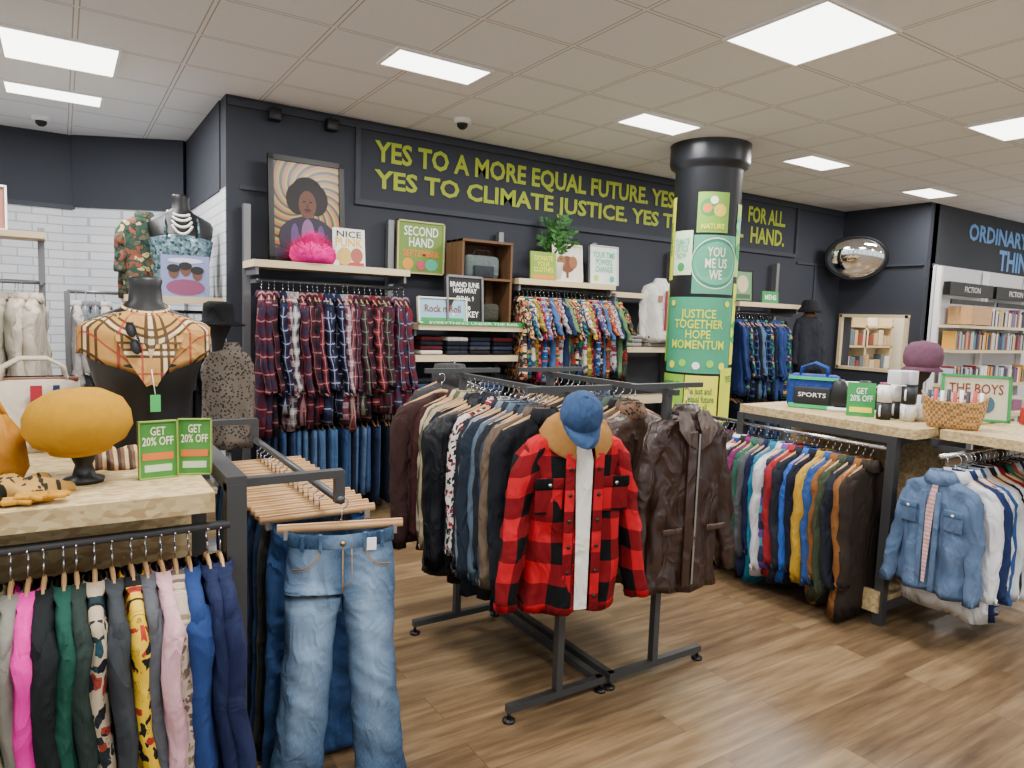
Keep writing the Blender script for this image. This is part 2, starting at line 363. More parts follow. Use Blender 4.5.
# ================================================================ ROOM
CZ=3.16
def room():
    g=G('wood_floor'); v=g.co('Object'); o=g.xyz(v)
    br=g.n('ShaderNodeTexBrick'); g.put(br.inputs['Vector'],v); br.offset=.37; br.inputs['Scale'].default_value=1; br.inputs['Brick Width'].default_value=1.25; br.inputs['Row Height'].default_value=.18
    br.inputs['Mortar Size'].default_value=.0015; br.inputs['Color1'].default_value=(0,0,0,1); br.inputs['Color2'].default_value=(1,1,1,1); br.inputs['Mortar'].default_value=(.5,.5,.5,1); br.inputs['Bias'].default_value=0
    sp=g.n('ShaderNodeSeparateColor'); g.put(sp.inputs[0],br.outputs[0])
    n=g.noise(g.vec(g.m('MULTIPLY',o[0],2.2),g.m('MULTIPLY',o[1],26),g.m('MULTIPLY',sp.outputs[0],9)),1,6,.62)
    n2=g.noise(g.vec(g.m('MULTIPLY',o[0],.9),g.m('MULTIPLY',o[1],5),g.m('MULTIPLY',sp.outputs[0],5)),1,3,.6)
    f=g.m('ADD',g.m('MULTIPLY',n,.75),g.m('MULTIPLY',n2,.45)); f=g.m('ADD',f,g.m('MULTIPLY',g.m('SUBTRACT',sp.outputs[0],.5),.14))
    cr=g.n('ShaderNodeValToRGB'); e=cr.color_ramp.elements; e[0].position=.38; e[0].color=H('#463625'); e[1].position=.82; e[1].color=H('#907858'); k=e.new(.6); k.color=H('#6e583e')
    g.put(cr.inputs[0],f); c=g.mix(g.m('MULTIPLY',br.outputs['Fac'],.5),cr.outputs[0],H('#382c22'))
    floor=g.out(c,.33,0,.45)
    def slabm(name,c,d,m): mb=MB(); mb.box(c,d,m); return mb.build(name)
    slabm('floor',(4,2,-.05),(17,13,.1),floor)
    g=G('ceiling_tiles'); o=g.xyz(g.co('Object'))
    fx=g.m('FRACT',g.m('ADD',g.m('DIVIDE',g.m('SUBTRACT',o[0],.11),.6),50.)); fy=g.m('FRACT',g.m('ADD',g.m('DIVIDE',g.m('SUBTRACT',o[1],.36),.6),50.))
    def edge(q,w): return g.m('GREATER_THAN',g.m('ABSOLUTE',g.m('SUBTRACT',q,.5)),.5-w)
    bar=g.m('MAXIMUM',edge(fx,.016),edge(fy,.016)); ln=g.m('MAXIMUM',edge(fx,.028),edge(fy,.028))
    tile=g.mix(g.noise(g.co('Object'),60,3),H('#e2e6ea'),H('#eef1f5')); c=g.mix(ln,tile,H('#a8a8aa')); c=g.mix(bar,c,H('#ececec'))
    ceil=g.out(c,.9)
    slabm('ceiling',(4,2,CZ+.05),(17,13,.1),ceil)
    g=G('white_brick'); o=g.xyz(g.co('Object')); vv=g.vec(g.m('ADD',o[0],o[1]),o[2])
    br=g.n('ShaderNodeTexBrick'); g.put(br.inputs['Vector'],vv); br.inputs['Scale'].default_value=1; br.inputs['Brick Width'].default_value=.24; br.inputs['Row Height'].default_value=.08; br.inputs['Mortar Size'].default_value=.006
    br.inputs['Color1'].default_value=H('#d4d6da'); br.inputs['Color2'].default_value=H('#c6c9cf'); br.inputs['Mortar'].default_value=H('#a4a7ae')
    g.bump(g.m('SUBTRACT',1.0,br.outputs['Fac']),.5,.01); brick=g.out(br.outputs[0],.7)
    slabm('wall_back',(4.96,5.75,CZ/2),(7.8,.2,CZ),NAVYWALL)
    def wallx(name,x,y0,y1,th,z0,z1,m): slabm(name,(x+th/2,(y0+y1)/2,(z0+z1)/2),(abs(th),y1-y0,z1-z0),m)
    wallx('wall_recess_side',1.06,5.86,7.6,.2,0,2.49,brick); wallx('wall_recess_side_upper',1.05,5.86,7.6,.2,2.49,CZ,NAVYWALL)
    wallx('wall_corner_return',1.055,5.652,5.86,.02,0,2.49,brick)
    slabm('wall_left_back',(-2,8.1,2.49/2),(4.4,.2,2.49),brick); slabm('wall_left_back_upper',(-2,8.09,(2.49+CZ)/2),(4.4,.2,CZ-2.49),NAVYWALL)
    for z0,z1,m,nm,off in((0,2.49,brick,'wall_left_diagonal',0),(2.49,CZ,NAVYWALL,'wall_left_diagonal_upper',-.01)):
        mb=MB(); mb.T=TR(.62,7.82+off,(z0+z1)/2,-29); mb.box((0,0,0),(1.02,.2,z1-z0),m); mb.build(nm)
    mb=MB()
    for y0,y1,z0,z1 in((4.53,5.66,0,1.1),(4.53,5.66,1.77,CZ),(4.53,4.70,1.1,1.77),(5.55,5.66,1.1,1.77)): mb.box((8.96,(y0+y1)/2,(z0+z1)/2),(.2,y1-y0,z1-z0),NAVYWALL)
    mb.build('wall_right_return')
    mb=MB(); CR=solid('#e8dfcc',.8,0,.04,3,0)
    mb.box((10.1,6.2,1.5),(2.1,.05,3),CR); mb.box((11.1,5.5,1.5),(.05,1.5,3),CR); mb.box((10.1,4.76,1.5),(2.1,.05,3),CR)
    mb.build('wall_back_room')
    mb=MB()
    for z in(1.0,1.35,1.65): mb.box((10.0,6.05,z),(1.7,.22,.03),SHELF)
    for x in(9.3,10.1,10.8): mb.box((x,6.05,1.0),(.04,.22,2.0),SHELF)
    r=random.Random(8)
    for z in(1.02,1.37):
        x=9.2
        while x<10.7: w=r.uniform(.08,.16); h=r.uniform(.12,.25); mb.box((x+w/2,6.0,z+h/2),(w*.85,.12,h),plain(r.choice(['#c8a880','#f0ece4','#8a3a30','#607080','#d8c8a8']))); x+=w
    mb.build('stockroom_shelving')
    ld=bpy.data.lights.new('stockroom_lamp','AREA'); ld.size=.8; ld.energy=60; lo=bpy.data.objects.new('stockroom_lamp',ld); lo.location=(10,5.5,2.9); bpy.context.collection.objects.link(lo)
    mb=MB()
    for y in(4.69,5.56): mb.box((8.84,y,1.435),(.05,.04,.72),SHELF)
    for z in(1.09,1.78): mb.box((8.84,5.125,z),(.05,.92,.04),SHELF)
    mb.build('window_1')
    slabm('wall_right_back',(10.7,4.63,CZ/2),(3.5,.2,CZ),solid('#3c3f44',.75,0,.04,2,.05))
    mb=MB(); mb.box((4,-4.4,.25),(16.6,.2,.5),WHITE); [mb.box((-4.3+k*2.07,-4.4,CZ/2),(.08,.12,CZ),DGREY) for k in range(9)]; mb.build('unseen_open_front')  # unseen sill and mullions, shaped open so world light lifts the ceiling
    mb=MB(); mb.box((-4.4,2,.25),(.2,12.6,.5),WHITE); [mb.box((-4.4,-4.3+k*2.08,CZ/2),(.12,.08,CZ),DGREY) for k in range(7)]; mb.build('unseen_open_left')  # also out of view; openings invented to let world light in sideways
    slabm('wall_right',(12.4,.1,CZ/2),(.2,9,CZ),WHITE)
    TM=solid('#3b3e46',.6,0,.03,2,0)
    def trim(c,d): slabm('trim_1',c,d,TM)
    trim((4.95,5.64,3.11),(7.75,.03,.05)); trim((4.95,5.635,2.5),(5.8,.03,.045)); trim((2.07,5.635,2.81),(.04,.03,.58)); trim((7.85,5.635,2.81),(.04,.03,.58))
    trim((1.56,5.64,2.5),(.8,.02,.03)); trim((8.3,5.64,2.42),(.8,.02,.03)); trim((8.3,5.64,1.2),(.04,.02,2.4)); trim((8.845,5.1,2.42),(.03,1.1,.03)); trim((9.6,4.52,2.42),(1.2,.02,.04)); trim((-.9,7.985,2.49),(2.3,.03,.04))
    mb=MB(); mb.box((4.95,5.64,.07),(7.7,.02,.14),TM); mb.build('baseboard_back')
    LT=solid('#9fac3a',.7,0,.04,3,0)
    mb=MB()
    def seg(b,x0,x1,z0,z1): mb.text(b,x1-x0,z1-z0,LT,TR((x0+x1)/2,5.643,(z0+z1)/2),bold=.028)
    seg('YES TO A MORE EQUAL FUTURE. YES',2.22,5.68,2.815,3.02); seg('TO FASHION',5.78,6.8,2.83,3.02); seg('FOR ALL.',6.92,7.62,2.83,3.02)
    seg('YES TO CLIMATE JUSTICE. YES T',2.22,5.68,2.585,2.785); seg('O SECOND-',5.72,6.85,2.59,2.785); seg('HAND.',6.98,7.62,2.59,2.785)
    mb.build('wall_slogan_lettering')
    mb=MB(); BL=solid('#6f9bd0',.7,0,.03,3,0)
    mb.text('ORDINARY',1.7,.22,BL,TR(10.67,4.523,2.9),bold=.03); mb.text('THINGS',1.3,.28,BL,TR(11.35,4.523,2.6),bold=.03); mb.build('wall_blue_lettering')
    GL=emis('#fffdf8',7)
    L=[(3.4,2.45,.6,.6),(6.1,2.45,.6,.6),(.04,5.42,.6,.6),(.0,6.5,.6,.3),(2.03,4.15,.62,.3),(4.0,4.18,.6,.3),(6.05,4.18,.6,.3),(8.25,4.25,.6,.3),(.6,2.0,.6,.6),(.6,-.3,.6,.6),(3.4,-.3,.6,.6),(6.1,-.3,.6,.6),(-2,2,.6,.6),(-2,-1,.6,.6),(8.8,1,.6,.6),(10.8,2.45,.6,.6)]  # second half of the list: out-of-view panels added as fill light
    for x,y,w,h in L:
        mb=MB(); mb.box((x,y,CZ-.006),(w,h,.01),GL)
        for dx in(-1,1): mb.box((x+dx*(w/2+.01),y,CZ-.008),(.02,h,.014),WHITE)
        for dy in(-1,1): mb.box((x,y+dy*(h/2+.01),CZ-.008),(w+.04,.02,.014),WHITE)
        mb.build('ceiling_light_panel')
        ld=bpy.data.lights.new('panel_lamp','AREA'); ld.shape='RECTANGLE'; ld.size=w; ld.size_y=h; ld.energy=70*(w*h/.36)**.6; ld.color=(1,.985,.96)
        lo=bpy.data.objects.new('panel_lamp',ld); lo.location=(x,y,CZ-.03); bpy.context.collection.objects.link(lo)
    for x,y in((-.1,7.4),(2.74,5.1)):
        mb=MB(); mb.lathe([(.07,0),(.07,-.03),(.055,-.035)],WHITE,(x,y,CZ),20,c1=True); mb.lathe([(.045,-.035),(.04,-.06),(.02,-.078),(.002,-.08)],BLACK,(x,y,CZ),20); mb.build('dome_security_camera')
    for x in(1.4,1.84):
        mb=MB(); mb.box((x,5.6,3.06),(.09,.08,.09),BLACK,bev=.01); mb.box((x,5.64,3.11),(.02,.04,.04),BLACK); mb.build('wall_speaker')
room()
# ================================================================ COLUMN
def column():
    cx,cy=4.87,4.43; R_=.29
    mb=MB(); DK=solid('#1b1d22',.35,0,.03,2,0,.5)
    mb.lathe([(R_,0),(R_,2.93),(.30,2.95),(.335,2.97),(.345,3.0),(.345,3.13),(.35,3.16)],DK,(cx,cy,0),48)
    mb.lathe([(.31,0),(.31,.12),(.29,.14)],DK,(cx,cy,0),48); mb.build('structural_column')
    base=math.atan2(-cy,-cx)
    def patch(name,p0,p1,z0,z1,bg,texts=(),blobs=(),lift=.004):
        mb=MB(); r=R_+lift; n=12
        def P(phi,z,rr): a=base+math.radians(phi); return (cx+rr*math.cos(a),cy+rr*math.sin(a),z)
        rings=[[P(p0+(p1-p0)*j/n,z,r) for j in range(n+1)] for z in(z0,z1)]
        mb.loops(rings,bg,closed=False)
        mid=(p0+p1)/2
        for q,(fx,fz,fr,m) in enumerate(blobs):
            rr=fr*(z1-z0); n2=24; c=(mid+(fx-.5)*(p1-p0),z0+(z1-z0)*fz); r2=r+.002+q*.0006
            vs=[P(c[0],c[1],r2)]+[P(c[0]+math.degrees(rr*math.cos(2*PI*j/n2)/r),c[1]+rr*math.sin(2*PI*j/n2),r2) for j in range(n2)]
            mb.add(vs,[(0,1+j,1+(j+1)%n2) for j in range(n2)],m)
        for b,fz,fw,fh,m in texts:
            w=math.radians(p1-p0)*r*fw; zc=z0+(z1-z0)*fz
            mb.text(b,w,fh*(z1-z0),m,bend=lambda p:P(mid+math.degrees(p[0]/r),zc+p[2],r+.006),bold=.015)
        mb.build(name)
    DGN=plain('#1f6d4a'); YG=plain('#cfd832')
    patch('campaign_poster',-68,62,1.17,1.83,plain('#3d9470'),[('JUSTICE\nTOGETHER\nHOPE\nMOMENTUM',.58,.72,.52,YG)],[(.15,.1,.05,YEL),(.32,.13,.05,plain('#8cc84a')),(.5,.1,.05,WHITE),(.68,.13,.05,plain('#8cc84a')),(.85,.1,.05,YEL),(.12,.92,.04,YG),(.88,.92,.04,YG)])
    patch('campaign_poster',-18,60,1.86,2.36,plain('#4f9a7c'),[('YOU\nME US\nWE',.52,.48,.55,CREAM)],[(.5,.52,.44,plain('#d8e4c8')),(.5,.52,.42,plain('#2f7a62')),(.5,.52,.37,plain('#5aa585'))])
    patch('campaign_poster',-15,38,2.38,2.72,plain('#7aa23c'),[('NATURE',.15,.7,.13,YEL)],[(.35,.62,.22,GREEN),(.7,.55,.16,plain('#d8b84a')),(.5,.8,.1,CREAM),(.3,.6,.12,plain('#d87838'))])
    patch('campaign_poster',-88,-62,1.98,2.70,YG,[('MORE\nEQUAL\nFUTURE',.5,.7,.4,DGN)]); patch('campaign_poster',-60,-20,2.02,2.40,plain('#c8dcb8'),[('CLIMATE\nJUSTICE\nNOW',.6,.75,.45,TEAL)],[(.5,.18,.1,GREEN)],.006)
    patch('campaign_poster',62,98,2.02,2.64,plain('#9cc860'),(),[(.4,.7,.14,TEAL),(.4,.35,.12,GREEN)]); patch('campaign_poster',64,100,1.25,1.96,YG,[('ACT',.8,.6,.1,DGN)],[(.4,.4,.14,GREEN)])
    patch('campaign_poster',-78,-22,.76,1.15,plain('#86ba3a'),[('HOPE IS\nPOWER',.7,.75,.3,DGN)],[(.5,.28,.14,YEL)])
    patch('campaign_poster',-20,38,.74,1.15,plain('#dedc3c'),[('a just and\nequal future\nfor all',.5,.75,.5,DGN)]); patch('campaign_poster',42,85,.74,1.22,plain('#cfd832'),[('YES',.8,.5,.12,DGN)])
    patch('campaign_poster',-90,-70,1.25,1.9,plain('#86ba3a'))
column()
# ================================================================ SHELVING
def wallunit():
    mb=MB()
    for x in(1.19,2.34,3.42,4.52,5.62,6.35,7.42):
        mb.box((x,5.58,1.19),(.05,.06,2.36),MGREY)
    def shelf(x0,x1,z,y0=5.2,t=.05): mb.box(((x0+x1)/2,(y0+5.56)/2,z),(x1-x0,5.56-y0,t),SHELF); [mb.box((x,5.4,z-.05),(.02,.34,.06),MGREY) for x in(x0+.03,x1-.03)]
    def rail(x0,x1,z,y=5.3): mb.tube([(x0,y,z),(x1,y,z)],.014,DGREY); [mb.box((x,(y+5.56)/2,z),(.02,5.56-y,.03),MGREY) for x in(x0+.02,x1-.02)]
    shelf(1.16,2.36,1.92); rail(1.2,2.34,1.80); rail(1.2,2.34,.82)
    shelf(2.4,3.42,1.50,5.1,.05); shelf(2.4,3.42,1.24,5.15,.05); shelf(2.4,3.42,.25,5.1); shelf(2.4,3.42,.8,5.15)
    shelf(3.4,4.52,1.92); rail(3.43,4.6,1.86); rail(3.43,4.6,1.05)
    shelf(4.52,5.62,1.32); shelf(4.52,5.62,.8); shelf(4.52,5.62,1.86,5.3); shelf(6.33,7.43,1.84); rail(6.35,7.42,1.74); rail(6.35,7.42,.85)
    mb.box((2.91,5.09,1.535),(1.02,.01,.035),GREEN); mb.text('EVERYTHING UNDER THE RAIL',.85,.02,WHITE,TR(2.91,5.083,1.535))
    mb.build('clothes_shelving_unit')
wallunit()
P=plaid
PL=[P('#20284a','#14141e','#b8b8c8',.10),P('#6e1a24','#241a2c','#a88a84',.10),P('#2c3450','#5a1a22','#a09898',.12),P('#a8a4a4','#34343e','#d8d0d0',.09),P('#7e2430','#141214','#a88880',.1),P('#24302c','#3c1622','#8a8a78',.1),P('#a8a4ac','#5a2834','#a02030',.09),P('#343a50','#1a1a1c','#7080a0',.08),P('#5a1826','#2a2436','#a08080',.13),P('#1a2030','#4a1c28','#90606a',.11),P('#4c1a26','#18161e','#987878',.12),P('#7a3038','#302c34','#a89890',.11)]
row('row_of_plaid_shirts','x',1.24,2.40,5.3,1.80,PL,.046,'g',(.84,1.02),.21,.03,.62,3,face=-10)
DN=[denim('#131c30','#243450'),denim('#24395a','#3c587e'),denim('#30486c','#527498'),denim('#101620','#1c2638'),denim('#364a68','#607c9a')]
row('row_of_hanging_jeans','x',1.24,2.34,5.3,.82,DN,.045,'s',(.5,.62),.19,.022,0,4,face=-10,jit=9)
HW=[floral(['#2a3034','#a02c2c','#c8862c','#e0c8a0'],34),floral(['#1a2a5a','#c89a30','#2c8a5a','#1f2c4a'],32),floral(['#c8c4b8','#2c5a9a','#a03038','#30506a'],36),floral(['#7a7028','#2a4a2a','#d8a838'],32),floral(['#6a1430','#d06060','#201018'],34),floral(['#1c4a80','#90b8cc','#c85a2c'],36),floral(['#181818','#989898','#8a3020'],34),solid('#3a5a88'),floral(['#a03c28','#d8a050','#1c5050'],34),floral(['#a0a8ac','#304c74','#802c3a'],38),solid('#1c2848'),solid('#5a7a54'),floral(['#1c3c34','#c88838','#8a2a2a'],30)]
row('row_of_printed_shirts','x',3.46,4.68,5.28,1.86,HW,.046,'g',(.60,.74),.21,.03,.24,5,face=-16,sa=.1,order=True)
SL_=[solid(c) for c in('#23304a','#3a4a6a','#8a929a','#1a1a20','#c8ccd0','#50607a','#5a4a4a')]
row('row_of_folded_trousers','x',3.46,4.6,5.28,1.05,SL_,.055,'s',(.6,.75),.18,.024,0,6,face=-10)
row('row_of_dark_shirts','x',6.4,7.3,5.28,1.74,[solid('#1c2a4e'),solid('#24386a'),P('#1c2a4e','#0c1020','#6080b0',.08),solid('#14161e'),solid('#4a6484'),HW[1],solid('#1c3a3a')],.05,'g',(.8,.95),.21,.032,.55,7,face=-25)
row('row_of_navy_trousers','x',6.4,7.35,5.28,.85,DN,.06,'s',(.6,.7),.18,.024,0,8,face=-10)
def sunburst():
    g=G('sunburst_print'); o=g.xyz(g.co('UV')); x=o[0]; z=g.m('SUBTRACT',o[1],.45)
    r=g.m('SQRT',g.m('ADD',g.m('MULTIPLY',x,x),g.m('MULTIPLY',z,z))); a=g.m('ARCTAN2',z,x)
    f=g.m('FRACT',g.m('ADD',g.m('MULTIPLY',g.m('ADD',a,g.m('MULTIPLY',r,5.0)),16/(2*PI)),10.))
    cr=g.n('ShaderNodeValToRGB'); cr.color_ramp.interpolation='CONSTANT'; e=cr.color_ramp.elements; e[0].color=H('#a0541c'); e[1].position=.35; e[1].color=H('#2a1c18'); k=e.new(.68); k.color=H('#8a8a20')
    g.put(cr.inputs[0],f); return g.out(cr.outputs[0],.35)
SKIN=plain('#5e3a2c'); HAIR=plain('#140e10')
board('framed_music_poster',TR(1.61,5.42,1.95,0,-5),.58,.80,sunburst(),[('e',-.07,.49,.09,.12,HAIR,.0035),('e',.07,.49,.09,.12,HAIR,.0038),('e',0,.55,.12,.11,HAIR,.004),('e',0,.45,.068,.105,SKIN,.006),('e',-.025,.47,.013,.006,HAIR,.008),('e',.025,.47,.013,.006,HAIR,.008),('e',0,.435,.01,.02,plain('#4a2a1c'),.008),('e',0,.41,.03,.006,HAIR,.008),('e',0,.397,.024,.007,plain('#5a1f22'),.009),('e',0,.19,.22,.17,plain('#241c30'),.005),('e',0,.22,.05,.12,plain('#7a527a'),.007),('e',-.1,.2,.03,.1,plain('#503a6a'),.0065),('e',.1,.2,.03,.1,plain('#503a6a'),.0065),('b',0,.07,.5,.08,plain('#32203c'))],BLACK,.04)
def wig():
    mb=MB(); PK=solid('#ff0a94',.9,0,.2,40,.6); r=random.Random(3)
    mb.lathe([(.03,.0),(.14,.01),(.16,.05),(.15,.11),(.10,.15),(.04,.17),(.002,.175)],PK,(1.6,5.27,1.945),24,ex=1.1,ey=.7)
    for i in range(1600):
        a=r.random()*2*PI; b=r.uniform(.02,1.5); d=Vector((math.cos(a)*math.cos(b)*1.1,math.sin(a)*math.cos(b)*.75,math.sin(b)))
        p=Vector((1.6,5.27,1.975))+Vector((d.x*.14,d.y*.12,d.z*.13)); q=p+d*r.uniform(.035,.075)+Vector((r.uniform(-.03,.03),0,r.uniform(-.02,.03)))
        s_=d.cross(Vector((0,0,1))).normalized()*.006 if d.z<.99 else Vector((.006,0,0))
        mb.add([p-s_,p+s_,q],[(0,1,2)],PK)
    mb.build('pink_feather_wig')
wig()
board('magazine_cover',TR(1.93,5.4,1.95,0,-6),.26,.3,plain('#e8e4d8'),[('t','NICE',-.0,.255,.2,.05,plain('#222222')),('t','PUNK',0,.19,.22,.07,plain('#d8b020')),('e',-.04,.08,.06,.07,plain('#c8a85a'),.004),('e',.06,.09,.05,.06,plain('#a05a4a'),.005),('b',.02,.02,.2,.03,plain('#b04040'))])
board('secondhand_september_poster',TR(2.6,5.52,1.94),.44,.44,plain('#6c8a3c'),[('t','SECOND\nHAND',0,.31,.32,.17,WHITE),('t','SEPTEMBER',0,.17,.34,.055,plain('#e87838')),('e',-.12,.08,.05,.05,plain('#d89030'),.004),('e',.1,.08,.06,.05,TEAL,.004),('e',0,.07,.04,.04,plain('#c05060'),.005)],plain('#b8b078'),.012)
def crate():
    mb=MB(); W=wood('#6a4a2c','#4a3018',.7,(20,20,3)); x0,x1,y0,y1,z0,z1=2.83,3.33,5.2,5.5,1.53,2.24
    for x in(x0+.01,x1-.01): 
        for k in range(3): mb.box((x,y0+.05+k*.1,(z0+z1)/2),(.02,.09,z1-z0),W)
    for z in(z0+.01,z1-.01,(z0+z1)/2+.03): mb.box(((x0+x1)/2,(y0+y1)/2,z),(x1-x0,y1-y0,.02),W)
    for k in range(5): mb.box((x0+.05+k*.1,y1,(z0+z1)/2),(.09,.015,z1-z0),W)
    mb.box((3.07,5.34,2.02),(.34,.16,.2),solid('#56605e',.8),bev=.04); mb.box((3.07,5.255,1.98),(.2,.02,.1),solid('#2c3236'),bev=.008); mb.tube([(2.98,5.3,2.1),(3.0,5.29,2.16),(3.14,5.29,2.16),(3.16,5.3,2.1)],.008,solid('#3a3430'),6)
    mb.box((3.1,5.34,1.63),(.3,.16,.16),solid('#3a3a30'),bev=.03)
    mb.build('wooden_crate')
crate()
board('framed_whiskey_sign',TR(2.84,5.14,1.53,8,-4),.38,.40,BLACK,[('t','BRAND JUNE\nHIGHWAY',0,.3,.3,.09,WHITE),('t','OLD No. 9',0,.21,.18,.04,WHITE),('t','Fine\nWHISKEY',0,.11,.28,.11,WHITE)],MGREY,.018)
board('record_sleeve_sign',TR(2.62,5.11,1.53,4,-6),.46,.21,plain('#8fb6c8'),[('t','Rock n Roll',0,.12,.34,.06,plain('#7a3a20')),('b',0,.03,.4,.03,GREEN)],CREAM,.01)
def folded():
    mb=MB(); r=random.Random(5)
    for x in(2.56,2.8,3.02,3.25):
        z=1.27
        for k in range(4):
            mb.box((x,5.3,z+.018),(.2,.24,.034),solid(r.choice(['#15161c','#2a3048','#501820','#3a3c44','#c8c4bc','#20242e'])),bev=.012); z+=.037
    mb.build('stack_of_folded_jumpers')
    mb=MB()
    for x in(2.56,2.85,3.14):
        z=.83
        for k in range(6): mb.box((x,5.32,z+.02),(.25,.26,.038),solid(r.choice(['#15161c','#283858','#5a6a80','#3a3c44'])),bev=.012); z+=.04
    mb.build('stack_of_folded_jeans')
    for x in(4.8,5.15):
        mb=MB(); z=1.35
        for k in range(3): mb.box((x,5.35,z+.02),(.26,.24,.038),solid(r.choice(['#8a8a88','#283858','#b8b4a8'])),bev=.012); z+=.04
        mb.build('stack_of_folded_tops')
folded()
board('green_shelf_sign',TR(3.77,5.35,1.95,0,-4),.29,.26,plain('#7f9c3c'),[('t','DONATE\nYOUR\nCLOTHES',0,.15,.22,.15,YEL),('b',0,.03,.25,.03,plain('#e07a30'))])
board('framed_elephant_print',TR(4.07,5.38,1.95,0,-6),.36,.36,plain('#d9d2c4'),[('e',0,.17,.09,.08,plain('#6b3f2a'),.004),('e',-.07,.19,.05,.06,plain('#8a5a3a'),.005),('e',.07,.19,.05,.06,plain('#8a5a3a'),.005),('b',0,.1,.03,.12,plain('#6b3f2a'))],CREAM,.015)
board('climate_poster',TR(4.52,5.38,1.95,0,-4),.36,.38,plain('#dfe6df'),[('t','YOUR TIME\nPOWERS\nCHANGE',0,.22,.28,.2,TEAL),('e',-.1,.06,.03,.03,LIME,.004),('e',.1,.06,.03,.03,TEAL,.004)],plain('#c8ccc8'),.008)
def plant():
    mb=MB(); LF=solid('#3c6a34',.6,0,.3,12,0); r=random.Random(9); c=Vector((3.95,5.44,2.12))
    mb.lathe([(.001,0),(.065,0),(.085,.17),(.09,.18),(.078,.18),(.07,.15),(.001,.15)],plain('#d8d4c8'),(c.x,c.y,1.945),20)
    for i in range(34):
        a=r.random()*2*PI; sp_=r.uniform(.03,.22); h=r.uniform(.15,.44); pts=[c+Vector((math.cos(a)*sp_*t*t,math.sin(a)*sp_*.6*t*t,h*t)) for t in(0,.35,.7,1)]
        mb.tube(pts,.003,LF,4)
        for t in(.35,.5,.62,.74,.85,.95,1):
            p=c+Vector((math.cos(a)*sp_*t*t,math.sin(a)*sp_*.6*t*t,h*t))
            for sd in(-1,1):
                b=a+sd*r.uniform(.5,1.5); l=r.uniform(.05,.08); d=Vector((math.cos(b),math.sin(b)*.7,r.uniform(-.2,.6))).normalized(); w=d.cross(Vector((0,1,0))).normalized()*.016
                mb.add([p,p+d*l*.5+w,p+d*l,p+d*l*.5-w],[(0,1,2,3)],LF)
    mb.build('potted_plant')
plant()
def wj():
    mb=MB(); T=TR(5.2,5.3,2.12,-8); torso(mb,TR(5.2,5.34,1.36,-8),BLACK,1.0,d=.7)
    garment(mb,T,solid('#d6d4cc'),.62,.19,.11,.5,11,N=28,rows=10,collar=True,hang=False,sr=.055,wr=.01); mb.box((0,-.125,-.4),(.025,.01,.4),plain('#8a2030'),T)
    for sx in(-.07,.07): mb.box((sx,-.12,-.28),(.05,.01,.06),plain('#a06a4a'),T)
    mb.build('mannequin_in_white_jacket')
    mb=MB(); x,y=7.38,5.05; T=TR(x,y,1.85,-20); torso(mb,TR(x,y+.04,1.14,-20),BLACK,1.0,d=.6,w=.8)
    garment(mb,T,solid('#24262e'),.68,.16,.09,.5,12,N=24,rows=8,hang=False,cm=solid('#6a4a2c')); mb.lathe([(.13,-.02),(.135,.0),(.10,.04),(.09,.1),(.06,.125),(.001,.13)],solid('#15161a'),(x,y,1.80),20)
    mb.tube([(x,y+.04,0),(x,y+.04,1.15)],.02,MGREY); mb.lathe([(.001,.02),(.16,.02),(.17,0)],MGREY,(x,y+.04,0),24); mb.build('mannequin_in_black_coat')
wj()
board('framed_photo_print',TR(6.55,5.35,1.87,-10,-4),.3,.36,plain('#6a906a'),[('e',0,.2,.08,.1,plain('#c8b890'),.004),('b',0,.06,.22,.05,plain('#3a5a3a'))],BLACK,.015)
board('green_shelf_sign',TR(7.05,5.35,1.87,-10,-4),.24,.14,GREEN,[('t','MENS',0,.07,.17,.06,WHITE)])
def mirrors():
    MI=G('mirror_glass'); MI.b.inputs['Base Color'].default_value=(.85,.87,.88,1); MI.b.inputs['Metallic'].default_value=1; MI.b.inputs['Roughness'].default_value=.03; MI=MI.mat
    mb=MB(); c=Vector((8.5,5.22,2.5)); nrm=Vector((-.78,-.58,-.24)).normalized(); xr=Vector((0,0,1)).cross(nrm).normalized(); up=nrm.cross(xr)
    T=Matrix.Translation(c)@Matrix((xr,up,nrm)).transposed().to_4x4()
    prof=[(.30*math.cos(t),.10*math.sin(t)) for t in [k/8*PI/2 for k in range(8)]]+[(.001,.10)]
    mb.lathe(prof,MI,(0,0,0),40,T,1.15,.85); mb.lathe([(.295,-.012),(.325,-.012),(.332,.005),(.32,.02),(.298,.01)],BLACK,(0,0,0),40,T,1.13,.86)
    mb.lathe([(.29,-.005),(.001,-.02)],BLACK,(0,0,0),30,T,1.13,.86)
    mb.tube([c-nrm*.02,(8.86,5.42,2.5)],.015,BLACK); mb.box((8.85,5.42,2.5),(.02,.1,.14),BLACK); mb.build('convex_security_mirror')
mirrors()
